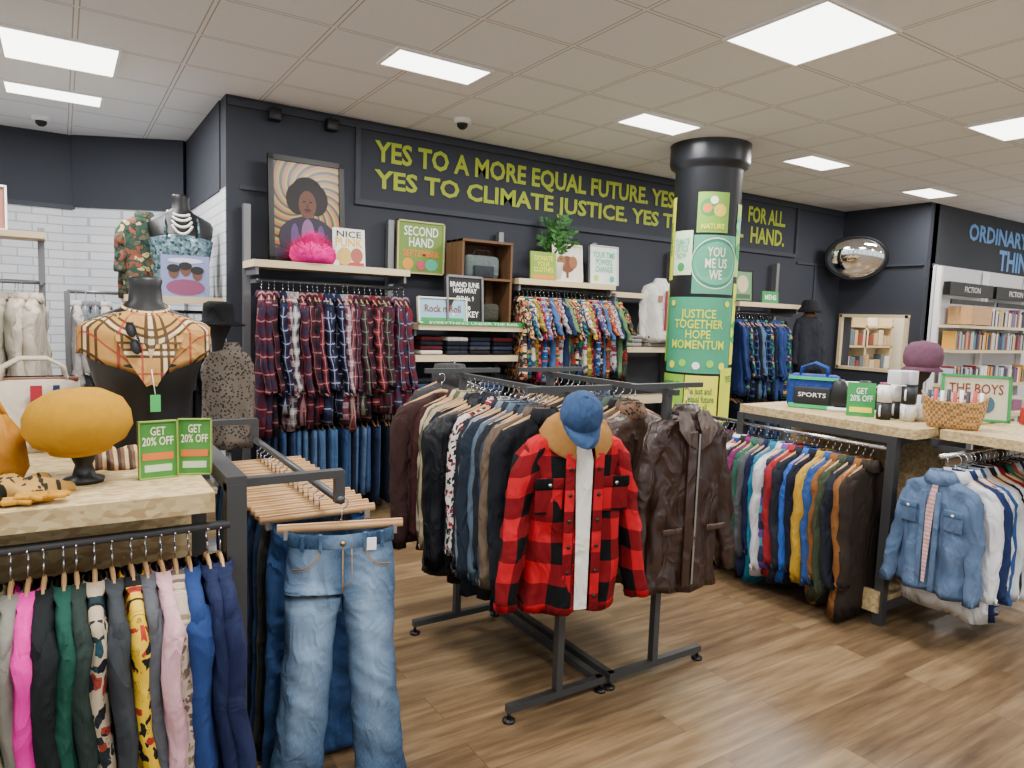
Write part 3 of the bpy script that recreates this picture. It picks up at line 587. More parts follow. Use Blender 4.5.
# ================================================================ BOOK BAY
def books():
    mb=MB(); WP=plain('#d9d9da')
    mb.box((10.45,4.5,1.3),(2.9,.03,2.24),WP)
    for x in(9.02,10.2,11.4): mb.box((x,4.44,1.2),(.05,.06,2.4),WHITE)
    for z in(.5,.95,1.38,1.68): mb.box((10.2,4.32,z),(2.35,.3,.035),SHELF)
    for x in(9.6,10.8):
        mb.box((x,4.36,2.14),(1.1,.08,.16),BLACK); mb.text('FICTION',.4,.07,WHITE,TR(x,4.315,2.14)); mb.box((x,4.3,1.98),(1.1,.02,.06),BLACK)
    mb.box((9.55,4.3,1.82),(.5,.28,.22),HWOOD)
    mb.build('bookcase')
    r=random.Random(4); mb=MB(); cols=[plain(c) for c in('#b8b0a0','#e8e4dc','#2a3a5a','#8a2a2a','#d8a040','#4a7a8a','#1c1c20','#c0c8d0','#7a4a6a')]
    for z in(.52,.97,1.4,1.7):
        x=9.08 if z<1.69 else 9.9
        while x<11.3:
            w=r.uniform(.02,.045); h=r.uniform(.17,.23); mb.box((x+w/2,4.3,z+h/2),(w*.92,.15,h),r.choice(cols)); x+=w
    mb.build('row_of_books')
    mb=MB(); mb.box((9.75,3.7,.72),(1.5,.6,.04),SHELF)
    for x in(9.05,10.45):
        for y in(3.45,3.95): mb.box((x,y,.35),(.04,.04,.7),MGREY)
    for x in(9.2,9.5,9.8,10.1,10.4): mb.box((x,3.7,.80),(.22,.3,.12),r.choice(cols))
    mb.build('book_display_table')
books()
# ================================================================ CENTRE RACKS
def rack(name,x,x0,x1):
    mb=MB()
    for y in(2.2,3.08):
        mb.box(((x0+x1)/2,y,.055),(x1-x0,.03,.03),DGREY); mb.box((x,y,.68),(.032,.032,1.27),DGREY)
        for xx in(x0+.01,x1-.01): mb.tube([(xx,y,.04),(xx,y,.012)],.008,BLACK); mb.lathe([(.001,0),(.026,0),(.026,.01),(.01,.014)],BLACK,(xx,y,0),16)
        mb.box((x,y,1.325),(.42,.025,.022),DGREY)
    xi=x1-.02 if x<2 else x0+.02
    mb.box((xi,2.64,.055),(.03,.9,.03),DGREY)
    mb.box((x,2.64,1.30),(.025,1.0,.025),DGREY)
    return mb.build(name)
rack('garment_rack',1.70,1.455,1.945); rack('garment_rack',2.24,1.975,2.545)
JA=[solid('#3a1e1c'),solid('#b8ae94'),solid('#5a5c44'),solid('#a89878'),solid('#1c2030'),solid('#101114'),solid('#15181f'),solid('#1b2436'),solid('#15181c'),floral(['#c8c0b8','#901c2c','#202020','#141414'],50),solid('#20242c'),solid('#727c88'),solid('#1c2430'),solid('#4c5c6c'),solid('#1a1d24'),solid('#2a3444'),solid('#5a4c3e'),solid('#14161c')]
row('row_of_jackets','y',3.12,2.30,1.70,1.30,JA,.044,'g',(.68,.82),.23,.04,.6,21,order=True,face=2,jit=3)
JB=[solid('#22242a'),solid('#3a4048'),solid('#4a5a50'),solid('#15161a'),solid('#5a4a3a'),solid('#2a2420'),solid('#1a2030'),solid('#6a645a'),solid('#2c2a28')]
row('row_of_coats','y',3.12,2.42,2.26,1.30,JB,.05,'g',(.72,.85),.23,.042,.6,22,order=True,face=2,jit=3)
def hoodie():
    mb=MB(); garment(mb,TR(1.64,3.2,1.30,8),solid('#34201f'),.72,.25,.07,.66,31,N=24,rows=8,collar=False,wr=.012); mb.build('brown_long_coat')
    mb=MB(); garment(mb,TR(1.74,3.28,1.36,4),solid('#3a383a'),.66,.23,.07,.6,35,N=24,rows=8,collar=False,hood=True,wr=.012); mb.build('grey_hooded_top')
    mb=MB(); garment(mb,TR(1.66,2.83,1.29,6),solid('#0e1015',.5),.76,.26,.06,.62,32,N=28,rows=30,collar=True,quilt=.3,sr=.065); mb.build('black_puffer_jacket')
hoodie()
def redjacket():
    RP=plaid('#b01420','#0b0b0d','#000000',.165,True); CT=solid('#a87840',.95,0,.2,30,.6); LIN=solid('#dcd8ce')
    mb=MB(); T=TR(1.68,2.13,1.29,-14)
    garment(mb,T,RP,.71,.205,.075,.60,41,N=44,rows=20,collar=False,hang=True,sr=.062,sa=.115,sfwd=-.02,fold=.7,flare=1.0,wr=.014,hw_=.12)
    n=24; rr=[]
    def ring(z,rx,ry,fz=0,cy=-.01): return [(rx*math.cos(a),ry*math.sin(a)+cy,-.105+z+fz*max(0,-math.sin(a))) for a in [PI*(-.5)+.28+ (2*PI-.56)*j/n for j in range(n+1)]]
    mb.loops([ring(-.01,.065,.045,-.05),ring(.04,.07,.05,-.04),ring(.052,.085,.064,-.05),ring(.03,.12,.088,-.06),ring(-.015,.15,.108,-.09),ring(-.03,.145,.098,-.09)],CT,closed=False,T=T)
    yf=-.1
    mb.loops([[(-.032,-.055,-.12),(.032,-.055,-.12)],[(-.036,yf,-.22),(.036,yf,-.22)],[(-.026,yf-.005,-.5),(.032,yf-.005,-.5)],[(-.022,yf-.008,-.80),(.03,yf-.008,-.80)]],LIN,closed=False,T=T)
    for sx in(-.056,.06):
        mb.box((sx,yf-.002,-.5),(.04,.012,.62),RP,T,.004)
        for k in range(6): mb.lathe([(.001,.004),(.007,.003),(.008,0)],BLACK,(0,0,0),10,T@TR(sx,yf-.009,-.25-k*.1,0,90))
    for sx in(-.135,.14):
        mb.box((sx,-.086,-.36),(.11,.012,.125),RP,T,.005); mb.box((sx,-.092,-.305),(.115,.01,.04),RP,T,.004); mb.lathe([(.001,.004),(.007,.003),(.008,0)],CHROME,(0,0,0),10,T@TR(sx,-.098,-.31,0,90))
    mb.build('red_buffalo_check_jacket')
    mb=MB(); CB=denim('#2a3f60','#46608a'); T=TR(1.60,2.0,1.24,-24,34,0,.82)
    mb.lathe([(.095,0),(.097,.03),(.088,.075),(.06,.11),(.025,.125),(.001,.127)],CB,(0,0,0),24,T,1,1.08)
    rs=[]
    for j in range(13):
        a=PI+PI*j/12; ca,sa=math.cos(a),math.sin(a); rs.append([(.092*ca,.1*sa,.005),(.09*ca,.1*sa+.04*sa,.0),(.085*ca,.1*sa+.085*sa,-.014),(.085*ca,.1*sa+.08*sa,-.019)])
    mb.loops(rs,CB,closed=False,T=T); mb.lathe([(.001,.008),(.01,.005),(.011,0)],CB,(0,0,.126),10,T); mb.build('denim_baseball_cap')
redjacket()
def leather():
    LE=solid('#33211a',.33,0,.3,9,.35,.5); LE2=solid('#3f2c22',.36,0,.25,9,.35,.5)
    mb=MB(); T=TR(2.20,2.38,1.30,6); garment(mb,T,LE2,.78,.21,.06,.62,51,N=32,rows=12,cm=leopard('#6a4c34','#1a120c',60),sr=.06,wr=.012); mb.build('brown_leather_coat')
    mb=MB(); T=TR(2.36,2.2,1.31,-6); garment(mb,T,LE,.80,.205,.07,.66,52,N=40,rows=20,cm=LE,sr=.06,sa=.11,fold=.6,wr=.014)
    mb.box((.0,-.102,-.53),(.01,.008,.68),CHROME,T)
    mb.box((-.03,-.096,-.53),(.045,.012,.7),LE,T,.005)
    for sx in(-.12,.13): mb.box((sx,-.095,-.62),(.11,.012,.025),LE2,T,.004)
    for sd in(-1,1): mb.loops([[(sd*.02,-.05,-.10),(sd*.085,-.055,-.095)],[(sd*.015,-.1,-.19),(sd*.11,-.096,-.17)],[(sd*.008,-.108,-.26),(sd*.06,-.106,-.235)]],LE2,closed=False,T=T)
    mb.build('leather_bomber_jacket')
leather()
# ================================================================ RIGHT GONDOLA
def gondola():
    mb=MB()
    mb.box((4.24,2.44,1.065),(1.04,1.12,.05),OSB)
    for x in(3.73,4.72):
        for y in(1.99,2.98): mb.box((x,y,.52),(.05,.05,1.04),DGREY)
        mb.box((x,2.48,1.02),(.04,1.0,.04),DGREY); mb.box((x,2.48,.1),(.04,1.0,.05),DGREY)
        mb.box((x,3.38,.5),(.04,.04,1.0),DGREY)
    for y in(1.99,2.98): mb.box((4.22,y,1.02),(1.0,.04,.04),DGREY); mb.box((4.22,y,.1),(1.0,.04,.05),DGREY)
    mb.box((4.22,2.48,.14),(.98,1.0,.03),OSB); mb.box((3.70,2.48,.13),(.02,1.0,.12),OSB)
    mb.tube([(3.72,2.0,.97),(3.72,3.38,.97)],.014,CHROME); mb.tube([(4.6,2.0,.97),(4.6,2.98,.97)],.014,CHROME)
    mb.box((4.26,2.48,.62),(.03,1.0,.85),OSB)
    mb.build('clothing_gondola')
    mb=MB(); mb.box((4.32,1.53,1.065),(.86,.62,.05),OSB)
    for y in(1.25,1.86): mb.box((4.3,y,1.02),(.86,.035,.04),DGREY)
    for y in(1.25,1.86): mb.box((4.7,y,.52),(.045,.045,1.0),DGREY)
    mb.box((4.7,1.55,.1),(.04,.6,.04),DGREY)
    mb.tube([(3.66,1.72,.985),(4.7,1.72,.985)],.013,CHROME); mb.box((3.9,1.79,.995),(.02,.16,.03),DGREY)
    mb.build('end_display_unit')
gondola()
seq=[solid('#5a3a5a'),solid('#1c2a5a'),solid('#8a2430'),solid('#3a5a5a'),solid('#b8bcc4'),solid('#17181c'),solid('#1c2a5a'),solid('#7a1c24'),solid('#2a2c30'),stripes(['#20408a','#c8c8d0','#a03040','#20408a'],.12,1),solid('#1c1e24'),solid('#6a2450'),solid('#2c5a4a'),solid('#4a4c50'),solid('#151a3a'),solid('#1e6a84'),solid('#c4c4c8'),stripes(['#1c2a5a','#2090a0','#5a3080','#141a30'],.2,1),solid('#8a2028'),solid('#20222a'),solid('#2a56a8'),solid('#14182a'),solid('#b08a2c'),solid('#2a4a80'),solid('#7a4e28'),solid('#3a4230'),solid('#1e222c'),solid('#7c4f28'),solid('#2c241e'),solid('#1a1a1e')]
row('row_of_sports_jackets','y',3.38,2.05,3.72,.97,seq,.0455,'g',(.70,.84),.23,.036,.6,61,order=True,face=2,jit=4)
def denimshirt():
    DS=denim('#4a6080','#7a8ca6',s=7); mb=MB(); T=TR(3.70,1.72,.985,-96)
    garment(mb,T,DS,.58,.185,.055,.5,71,N=44,rows=18,collar=True,sr=.046,sa=.06,flare=1.04,fold=1.0,wr=.015,hw_=.12)
    mb.loops([[(-.012,-.05,-.13),(.016,-.05,-.13)],[(-.018,-.082,-.25),(.022,-.082,-.25)],[(-.01,-.09,-.5),(.016,-.09,-.5)],[(-.004,-.093,-.63),(.012,-.093,-.63)]],stripes(['#b88484','#c8a8a0'],.02,1),closed=False,T=T)
    for sx in(-.032,.04): mb.box((sx,-.083,-.42),(.026,.01,.5),DS,T,.003)
    for sx in(-.11,.115): mb.box((sx,-.07,-.3),(.085,.012,.1),DS,T,.004); mb.box((sx,-.077,-.26),(.09,.01,.032),denim('#425c7a','#6a829c'),T,.003); mb.lathe([(.001,.004),(.006,.003),(.007,0)],WHITE,(0,0,0),8,T@TR(sx,-.083,-.266,0,90))
    mb.build('light_denim_shirt')
denimshirt()
row('row_of_casual_shirts','x',3.80,4.6,1.70,.985,[solid('#d0d0d2'),solid('#1e2a50'),floral(['#c8c8c8','#2a3a6a','#90a0b0'],40),solid('#2a4a7a'),solid('#c0c4c8'),solid('#1a1c24'),solid('#d0d0cc'),solid('#7a1c24'),solid('#15161a'),solid('#2c6a5a'),solid('#a04838')],.05,'g',(.58,.70),.21,.036,.5,72,order=True,face=176)
TZ=1.09
def rtop():
    mb=MB(); BL=solid('#1c3a80',.6); T=TR(4.05,2.70,TZ,-62,0,0,.9)
    mb.box((0,0,.12),(.34,.17,.24),BL,T,.035); mb.box((0,-.088,.09),(.24,.02,.13),plain('#14161c'),T,.01); mb.text('SPORTS',.18,.03,WHITE,T@TR(0,-.1,.1)); mb.box((0,-.09,.215),(.32,.012,.02),plain('#2fae6a'),T); mb.box((0,-.089,.02),(.3,.014,.03),plain('#2fae6a'),T)
    for y in(-.06,.06): mb.tube([(-.09,y,.22),(-.08,y,.29),(0,y,.32),(.08,y,.29),(.09,y,.22)],.009,BL,8,T)
    mb.build('blue_sports_bag')
    for i,(x,y,a) in enumerate(((4.12,2.47,-50),(4.22,2.36,-50))):
        mb=MB(); T=TR(x,y,TZ,a); BK=plain('#101114',.5)
        rs=[]
        for t,h,w in((0,.1,.02),(.02,.2,.04),(.08,.2,.045),(.11,.14,.045),(.18,.09,.05),(.25,.06,.045),(.285,.035,.02)):
            rs.append([(t-.14,w*math.cos(q),max(.02,.02+ (h-.02)*(.5+.5*math.sin(q)))) for q in [2*PI*j/14 for j in range(14)]])
        mb.loops(rs,BK,True,True,True,T=T); mb.box((0,0,.012),(.30,.1,.024),WHITE,T,.01)
        for k in range(4): mb.box((-.03+k*.025,0,.165-k*.02),(.006,.06,.006),WHITE,T)
        mb.build('high_top_trainer')
    board('promotional_sign',TR(3.95,2.32,TZ,-52,-4),.15,.2,GREEN,[('t','GET\n20% OFF',0,.13,.12,.08,WHITE),('b',0,.04,.12,.03,YEL)])
    mb=MB()
    for i,(x,y) in enumerate(((3.98,2.2),(4.05,2.1),(4.12,2.2),(4.14,2.08))):
        for k in range(2 if i<3 else 1):
            c=(x,y,TZ+k*.1); mb.lathe([(.001,.004),(.034,.004),(.038,.0),(.04,.095),(.035,.095),(.033,.01),(.001,.01)],WHITE if (i+k)%2 else plain('#2a2c30'),c,18)
            mb.tube([(x-.038,y,c[2]+.08),(x-.06,y-.01,c[2]+.07),(x-.06,y-.01,c[2]+.035),(x-.038,y,c[2]+.02)],.005,WHITE,6)
    for i,(x,y) in enumerate(((4.03,2.16),(4.1,2.14))): mb.box((x,y,TZ+.245),(.08,.08,.08),plain('#c8c8cc'),None,.006)
    mb.build('stack_of_mugs')
    g=G('wicker'); v=g.co('Object'); w=g.n('ShaderNodeTexChecker'); mp=g.n('ShaderNodeMapping'); g.put(mp.inputs[0],v); mp.inputs['Scale'].default_value=(80,80,60); g.put(w.inputs[0],mp.outputs[0]); w.inputs['Scale'].default_value=1
    WK=g.out(g.mix(w.outputs['Fac'],H('#c09460'),H('#80602f')),.8)
    mb=MB(); T=TR(4.03,1.85,TZ,-62,0,0,.9)
    n=28; rs=[]
    for z,a,b in((0,.13,.08),(.04,.145,.09),(.09,.16,.1),(.15,.17,.11),(.165,.175,.115),(.15,.16,.1),(.02,.13,.08)):
        rs.append([(a*sg(math.cos(q))*abs(math.cos(q))**.7,b*sg(math.sin(q))*abs(math.sin(q))**.7,z+(.05*abs(math.cos(q))**3 if z>.1 else 0)) for q in [2*PI*j/n for j in range(n)]])
    mb.loops(rs,WK,True,True,True,T=T)
    for k in range(9): mb.tube([(-.13+k*.033,-.04+.02*(k%3),.05),(-.13+k*.033,.0,.22+.01*(k%2))],.012,[plain('#303040'),plain('#c04040'),WHITE][k%3],6,T)
    mb.build('wicker_basket')
    board('framed_movie_sign',TR(4.50,1.95,TZ,-50,-5),.36,.27,plain('#c8c4a8'),[('t','THE BOYS',0,.19,.28,.06,plain('#7a2a20')),('e',-.06,.1,.04,.05,SKIN,.004),('e',.06,.1,.04,.05,plain('#3a5a6a'),.004)],GREEN,.014)
    mb=MB(); PU=solid('#6f4a5c',.95,0,.2,30,.6); T=TR(4.7,2.37,TZ,0,0,0,.9); c=(0,0,0)
    mb.lathe([(.001,0),(.07,.0),(.07,.015),(.015,.03),(.015,.2),(.05,.24),(.07,.3)],BLACK,c,20,T)
    mb.lathe([(.09,.29),(.1,.31),(.125,.34),(.13,.39),(.12,.45),(.08,.49),(.001,.505)],PU,c,24,T); mb.lathe([(.092,.295),(.13,.285),(.135,.295),(.1,.32)],PU,c,24,T); mb.build('purple_bucket_hat_on_stand')
    for x,y,w_,h_,c in((4.45,2.7,.12,.16,'#e8e0d0'),(4.6,2.6,.1,.1,'#b03030'),(4.5,2.2,.14,.12,'#d8d4cc'),(4.3,2.6,.1,.12,'#4a4a50'),(4.35,2.12,.10,.15,'#2a6aa0'),(4.62,2.15,.09,.2,'#c8a030'),(4.42,2.42,.1,.18,'#8a3a60'),(4.68,1.72,.12,.1,'#a83028'),(4.6,1.5,.14,.08,'#3a7a4a')):
        mb=MB(); mb.T=TR(x,y,TZ,-40); mb.box((0,0,h_/2),(w_,.06,h_),plain(c),bev=.006); mb.box((0,-.031,h_*.6),(w_*.7,.002,h_*.3),WHITE); mb.build('boxed_gift')
rtop()
# ================================================================ LEFT GONDOLA
def leftg():
    mb=MB()
    mb.box((-.58,2.42,1.062),(1.86,.78,.055),OSB)
    mb.box((-.55,2.47,.6),(1.8,.03,.85),OSB)
    mb.box((.42,2.12,.545),(.055,.055,1.09),DGREY); mb.box((.42,2.8,.545),(.055,.055,1.09),DGREY); mb.box((.42,2.46,1.09),(.055,.73,.045),DGREY); mb.box((.42,2.46,.06),(.05,.7,.05),DGREY)
    mb.box((-.6,2.46,.1),(1.9,.7,.04),OSB)
    for y in(2.12,2.8): mb.box((-1.45,y,.53),(.055,.055,1.05),DGREY)
    mb.tube([(-1.45,2.1,.975),(.4,2.1,.975)],.013,DGREY)
    mb.box((.58,2.14,1.085),(.34,.035,.025),DGREY); mb.box((.74,2.14,1.04),(.03,.03,.1),DGREY)
    mb.tube([(.74,2.12,1.0),(.74,3.35,1.0)],.014,DGREY); mb.box((.58,3.3,1.085),(.34,.035,.025),DGREY); mb.box((.74,3.3,1.04),(.03,.03,.1),DGREY); mb.box((.42,3.05,1.09),(.045,.55,.03),DGREY); mb.box((.42,3.3,.545),(.05,.05,1.09),DGREY)
    mb.build('left_clothing_gondola')
leftg()
AF=floral(['#d8b028','#1a1a1a','#a03020','#d8b028','#1a1a1a'],30); FL=floral(['#a89880','#8a3428','#1a3a44','#20242a','#1c2c30','#101418'],26)
PA=floral(['#a89888','#6a4e4e','#88785c','#c0b4a4','#584840'],50)
ls=[solid('#182040'),solid('#182040'),solid('#20386a'),PA,solid('#c89aa2'),solid('#505258'),AF,solid('#34383c'),FL,solid('#24302c'),solid('#184438'),solid('#14181a'),solid('#d81e94'),solid('#77756c'),solid('#98946c'),solid('#a8a69c'),solid('#6a1420'),solid('#c8c4bc'),solid('#8a8880'),solid('#3a3c40')]
row('row_of_ladies_tops','x',.375,-.75,2.1,.975,ls,.0385,'g',(.95,1.1),.215,.028,.72,81,order=True,coll=False,face=-2,jit=3,sr=.048,hw_=.15)
def tr_hanger(mb,T,W=.2):
    mb.tube([(-W,0,-.10),(W,0,-.10)],.012,HWOOD,8,T); mb.box((0,0,-.098),(2*W,.012,.026),HWOOD,T)
    for x in(-W+.03,W-.03): mb.box((x,0,-.115),(.02,.022,.035),CHROME,T)
    pts=[(0,0,-.085),(0,0,-.045)]+[(.02*math.cos(-PI/2+k/6*PI*1.25),0,-.022+.022*math.sin(-PI/2+k/6*PI*1.25)) for k in range(7)]
    mb.tube(pts,.0028,CHROME,5,T)
def hero():
    mb=MB(); y=3.25; k=0; r=random.Random(6); DM=[denim('#10182a','#25344f'),denim('#1c3050','#35527a'),solid('#3a3c34'),solid('#15171c'),denim('#26406a','#46648e')]
    while y>2.3:
        T=TR(.74,y,1.0,r.uniform(-4,4)); tr_hanger(mb,T); trousers(mb,T@TR(0,0,-.12),DM[k%5],.86,.16,.18,.028,.095,k,.01,1,.006); y-=.065; k+=1
    mb.build('row_of_trousers')
    mb=MB(); T=TR(.76,2.17,1.0,-14); tr_hanger(mb,T,.2)
    mb.build('trouser_hanger')
    HJ=denim('#1f3a58','#86a0bc',True,6,.6)
    mb=MB(); J=T@TR(0,-.005,-.115)
    trousers(mb,J,HJ,.87,.163,.178,.05,.088,99,.055,1.2,.010)
    ST=plain('#a07c48')
    N=32
    rs=[]
    for z,o in((.012,.002),(.008,.004),(-.032,.006),(-.036,.002)): rs.append([((.165+o)*sg(math.cos(a))*abs(math.cos(a))**.8,(.043+o)*sg(math.sin(a))*abs(math.sin(a))**.7,z-(.012 if math.sin(a)<-.3 else -.006)*(1-abs(math.cos(a)))) for a in [2*PI*j/N for j in range(N)]])
    mb.loops(rs,HJ,T=J)
    for x in(-.125,-.07,.07,.125): mb.box((x,-.052,-.018),(.011,.012,.052),HJ,J)
    mb.lathe([(.001,.006),(.008,.004),(.009,0)],solid('#b08a50',.3,1,.05,4,0),(0,0,0),14,J@TR(0,-.052,-.026,0,90))
    for sd in(-1,1):
        mb.tube([(sd*.07,-.051,-.045),(sd*.085,-.056,-.085),(sd*.115,-.052,-.108),(sd*.152,-.038,-.112)],.0014,ST,5,J); mb.tube([(sd*.074,-.051,-.045),(sd*.09,-.055,-.08),(sd*.118,-.051,-.1),(sd*.153,-.039,-.104)],.0014,ST,5,J)
    mb.tube([(.0,-.053,-.045),(.0,-.059,-.15),(.0,-.060,-.185)],.0018,ST,5,J); mb.tube([(.028,-.053,-.045),(.03,-.058,-.14),(.004,-.061,-.175)],.0014,ST,5,J)
    mb.box((.09,-.058,-.03),(.03,.003,.04),WHITE,J)
    mb.build('blue_jeans',weld=True)
hero()
def lefttop():
    Z0=1.09
    mb=MB(); BK=solid('#0b0b0d',.45,0,.05,4,0,.5); T=TR(.245,2.68,Z0,0); torso(mb,T,BK,1.0,.60,1.06)
    TB=checkscarf(); n=48; rs=[];uv=[]
    for i in range(14):
        s=i/13
        rg=[]
        for j in range(n):
            a=2*PI*j/n; c,q=math.cos(a),math.sin(a)
            hw=.06+.142*min(1,s/.6)**.85; hd=.062+.062*min(1,s/.6)**.8
            dz=.05*(s/.6)**1.5 if s<.6 else .05+(s-.6)*.22
            z=.485-dz - (.10*max(0,s-.3))*(max(0,-q)**3) + .006*math.sin(a*7+s*3)*s
            rg.append((hw*c*(1+.02*math.sin(a*11)*s),hd*q-.012*s,z)); uv.append((a*.14,-s*.22+.03*math.sin(a*3)))
        rs.append(rg)
    rs.append([(p[0]*.97,p[1]*.97,p[2]+.01) for p in rs[-1]]); uv+=uv[-n:]
    mb.loops(rs,TB,uv=uv,T=T)
    mb.loops([[( (.058+o)*math.cos(2*PI*j/n),(.056+o)*math.sin(2*PI*j/n)-.005,z+.02*math.sin(2*PI*j/n)) for j in range(n)] for o,z in((.012,.47),(.022,.485),(.016,.505),(.004,.508),(.0,.49))],TB,uv=[(2*PI*j/n*.09,k*.02) for k in range(5) for j in range(n)],T=T)
    for sd in(-1,1):
        mb.loops([[(sd*.05,-.055,.49),(sd*.09,-.075,.475)],[(sd*.03,-.118,.42),(sd*.10,-.125,.40)],[(sd*.0,-.15,.33),(sd*.06,-.148,.32)],[(-sd*.02,-.158,.26),(sd*.015,-.156,.245)]],TB,closed=False,T=T)
    S=T@TR(-.05,-.145,.40,0,-12,78)
    for sx,dy in((-.028,0),(.028,0)): mb.lathe([(.001,.002),(.022,.001),(.025,0),(.026,.004),(.022,.005)],BLACK,(0,0,0),18,S@TR(sx,dy,0,0,90,0)@Matrix.Scale(.6,4,(0,1,0)))
    mb.tube([(-.005,-.004,.01),(.0,-.006,.013),(.005,-.004,.01)],.003,BLACK,6,S); mb.tube([(-.052,0,.01),(0,.006,.016),(.05,.004,.012)],.003,BLACK,6,S)
    mb.box((.01,-.158,.19),(.03,.004,.055),plain('#3fae5a'),T); mb.tube([(.01,-.157,.22),(0,-.157,.30)],.0015,WHITE,4,T)
    mb.build('mannequin_bust_with_check_scarf')
    mb=MB(); c=(.048,2.3,Z0); MU=solid('#b98618',.95,0,.12,30,.6)
    mb.lathe([(.001,0),(.05,0),(.052,.012),(.03,.02),(.022,.05),(.035,.08),(.055,.13)],BLACK,c,24)
    TT=TR(c[0],c[1],c[2]+.018,0,4,-4)
    mb.lathe([(.07,.075),(.08,.085),(.115,.105),(.135,.14),(.132,.18),(.115,.215),(.07,.243),(.001,.25)],MU,(0,0,0),40,TT); mb.lathe([(.068,.072),(.078,.076),(.08,.09)],MU,(0,0,0),32,TT); mb.build('mustard_beret_on_stand')
    GN=plain('#4a8e3a')
    for x,a,w in((.235,6,.105),(.335,-18,.095)):
        board('promotional_sign',TR(x,2.26+abs(a)*.001,Z0,a,-3),w,.17,GN,[('t','GET\n20% OFF',0,.125,w*.8,.055,plain('#f0eecc')),('b',0,.065,w*.8,.02,plain('#d8702e')),('b',0,.03,w*.7,.02,plain('#c8d8b0'))],plain('#8aa048'),.003,.008)
    mb=MB(); BG=solid('#bfb4a2',.7); T=TR(-.08,2.87,Z0,6,0,0,.95)
    rs=[]
    for z,a,b in((0,.15,.07),(.03,.16,.08),(.15,.155,.07),(.25,.14,.04),(.265,.135,.03)): rs.append([(a*sg(math.cos(q))*abs(math.cos(q))**.4,b*sg(math.sin(q))*abs(math.sin(q))**.6,z) for q in [2*PI*j/28 for j in range(28)]])
    mb.loops(rs,BG,True,True,True,T=T); mb.box((0,-.083,.13),(.035,.01,.22),plain('#a02030'),T); mb.box((.06,-.08,.13),(.02,.01,.22),plain('#23305a'),T)
    mb.box((0,0,.255),(.27,.07,.02),plain('#6a3a26'),T,.006)
    for y_ in(-.03,.03): mb.tube([(-.1,y_,.24),(-.09,y_,.30),(-.04,y_,.33),(.04,y_,.33),(.09,y_,.30),(.1,y_,.24)],.007,BG,8,T)
    mb.build('cream_handbag')
    mb=MB(); OG=solid('#a8701c',.55); T=TR(-.22,2.38,Z0,10)
    rs=[]
    for z,a,b in((0,.12,.06),(.04,.14,.07),(.13,.13,.05),(.19,.09,.02)): rs.append([(a*sg(math.cos(q))*abs(math.cos(q))**.6,b*sg(math.sin(q))*abs(math.sin(q))**.7,z) for q in [2*PI*j/24 for j in range(24)]])
    mb.loops(rs,OG,True,True,True,T=T); mb.tube([(-.1,0,.15),(-.06,0,.25),(.06,0,.25),(.1,0,.15)],.008,OG,8,T); mb.build('orange_leather_handbag')
    def heap(name,x,y,a,b,h,m,sd):
        mb=MB(); rs=[];uv=[]
        for k in range(9):
            t=k/8; rr=math.cos(t*PI/2)**.6
            rg=[]
            for j in range(36):
                q=2*PI*j/36; w=1+.14*math.sin(q*5+sd+t*3)+.06*math.sin(q*11+sd)
                rg.append((x+a*rr*w*math.cos(q),y+b*rr*w*math.sin(q),Z0+h*math.sin(t*PI/2)*(1+.25*math.sin(q*4+sd+t*5)*(t<.9)))); uv.append((rg[-1][0],rg[-1][1]))
            rs.append(rg)
        mb.loops(rs,m,True,True,True,uv); mb.build(name)
    heap('leopard_print_scarf',-.09,2.2,.1,.08,.045,leopard('#a8823c','#241a10',60),1)
    heap('brown_folded_scarf',.14,2.5,.1,.08,.05,stripes(['#6a4a34','#c8a878','#3a2418'],.03,0),2)
    heap('dark_belt_pile',-.2,2.12,.08,.05,.05,solid('#1c1814'),4)
    mb=MB()
    for i in range(2):
        mb.T=TR(-.10+i*.03,2.095,Z0+.006+i*.008,8-i*14); GL=solid('#b88420',.5)
        mb.box((0,0,.006),(.07,.05,.012),GL,None,.004)
        for f_ in range(4): mb.tube([(.03,-.018+f_*.012,.006),(.075+(.008 if f_ in(1,2) else 0),-.022+f_*.014,.006)],.006,GL,6)
        mb.tube([(0,-.02,.006),(.025,-.04,.006)],.006,GL,6)
    mb.build('pair_of_yellow_gloves')
lefttop()
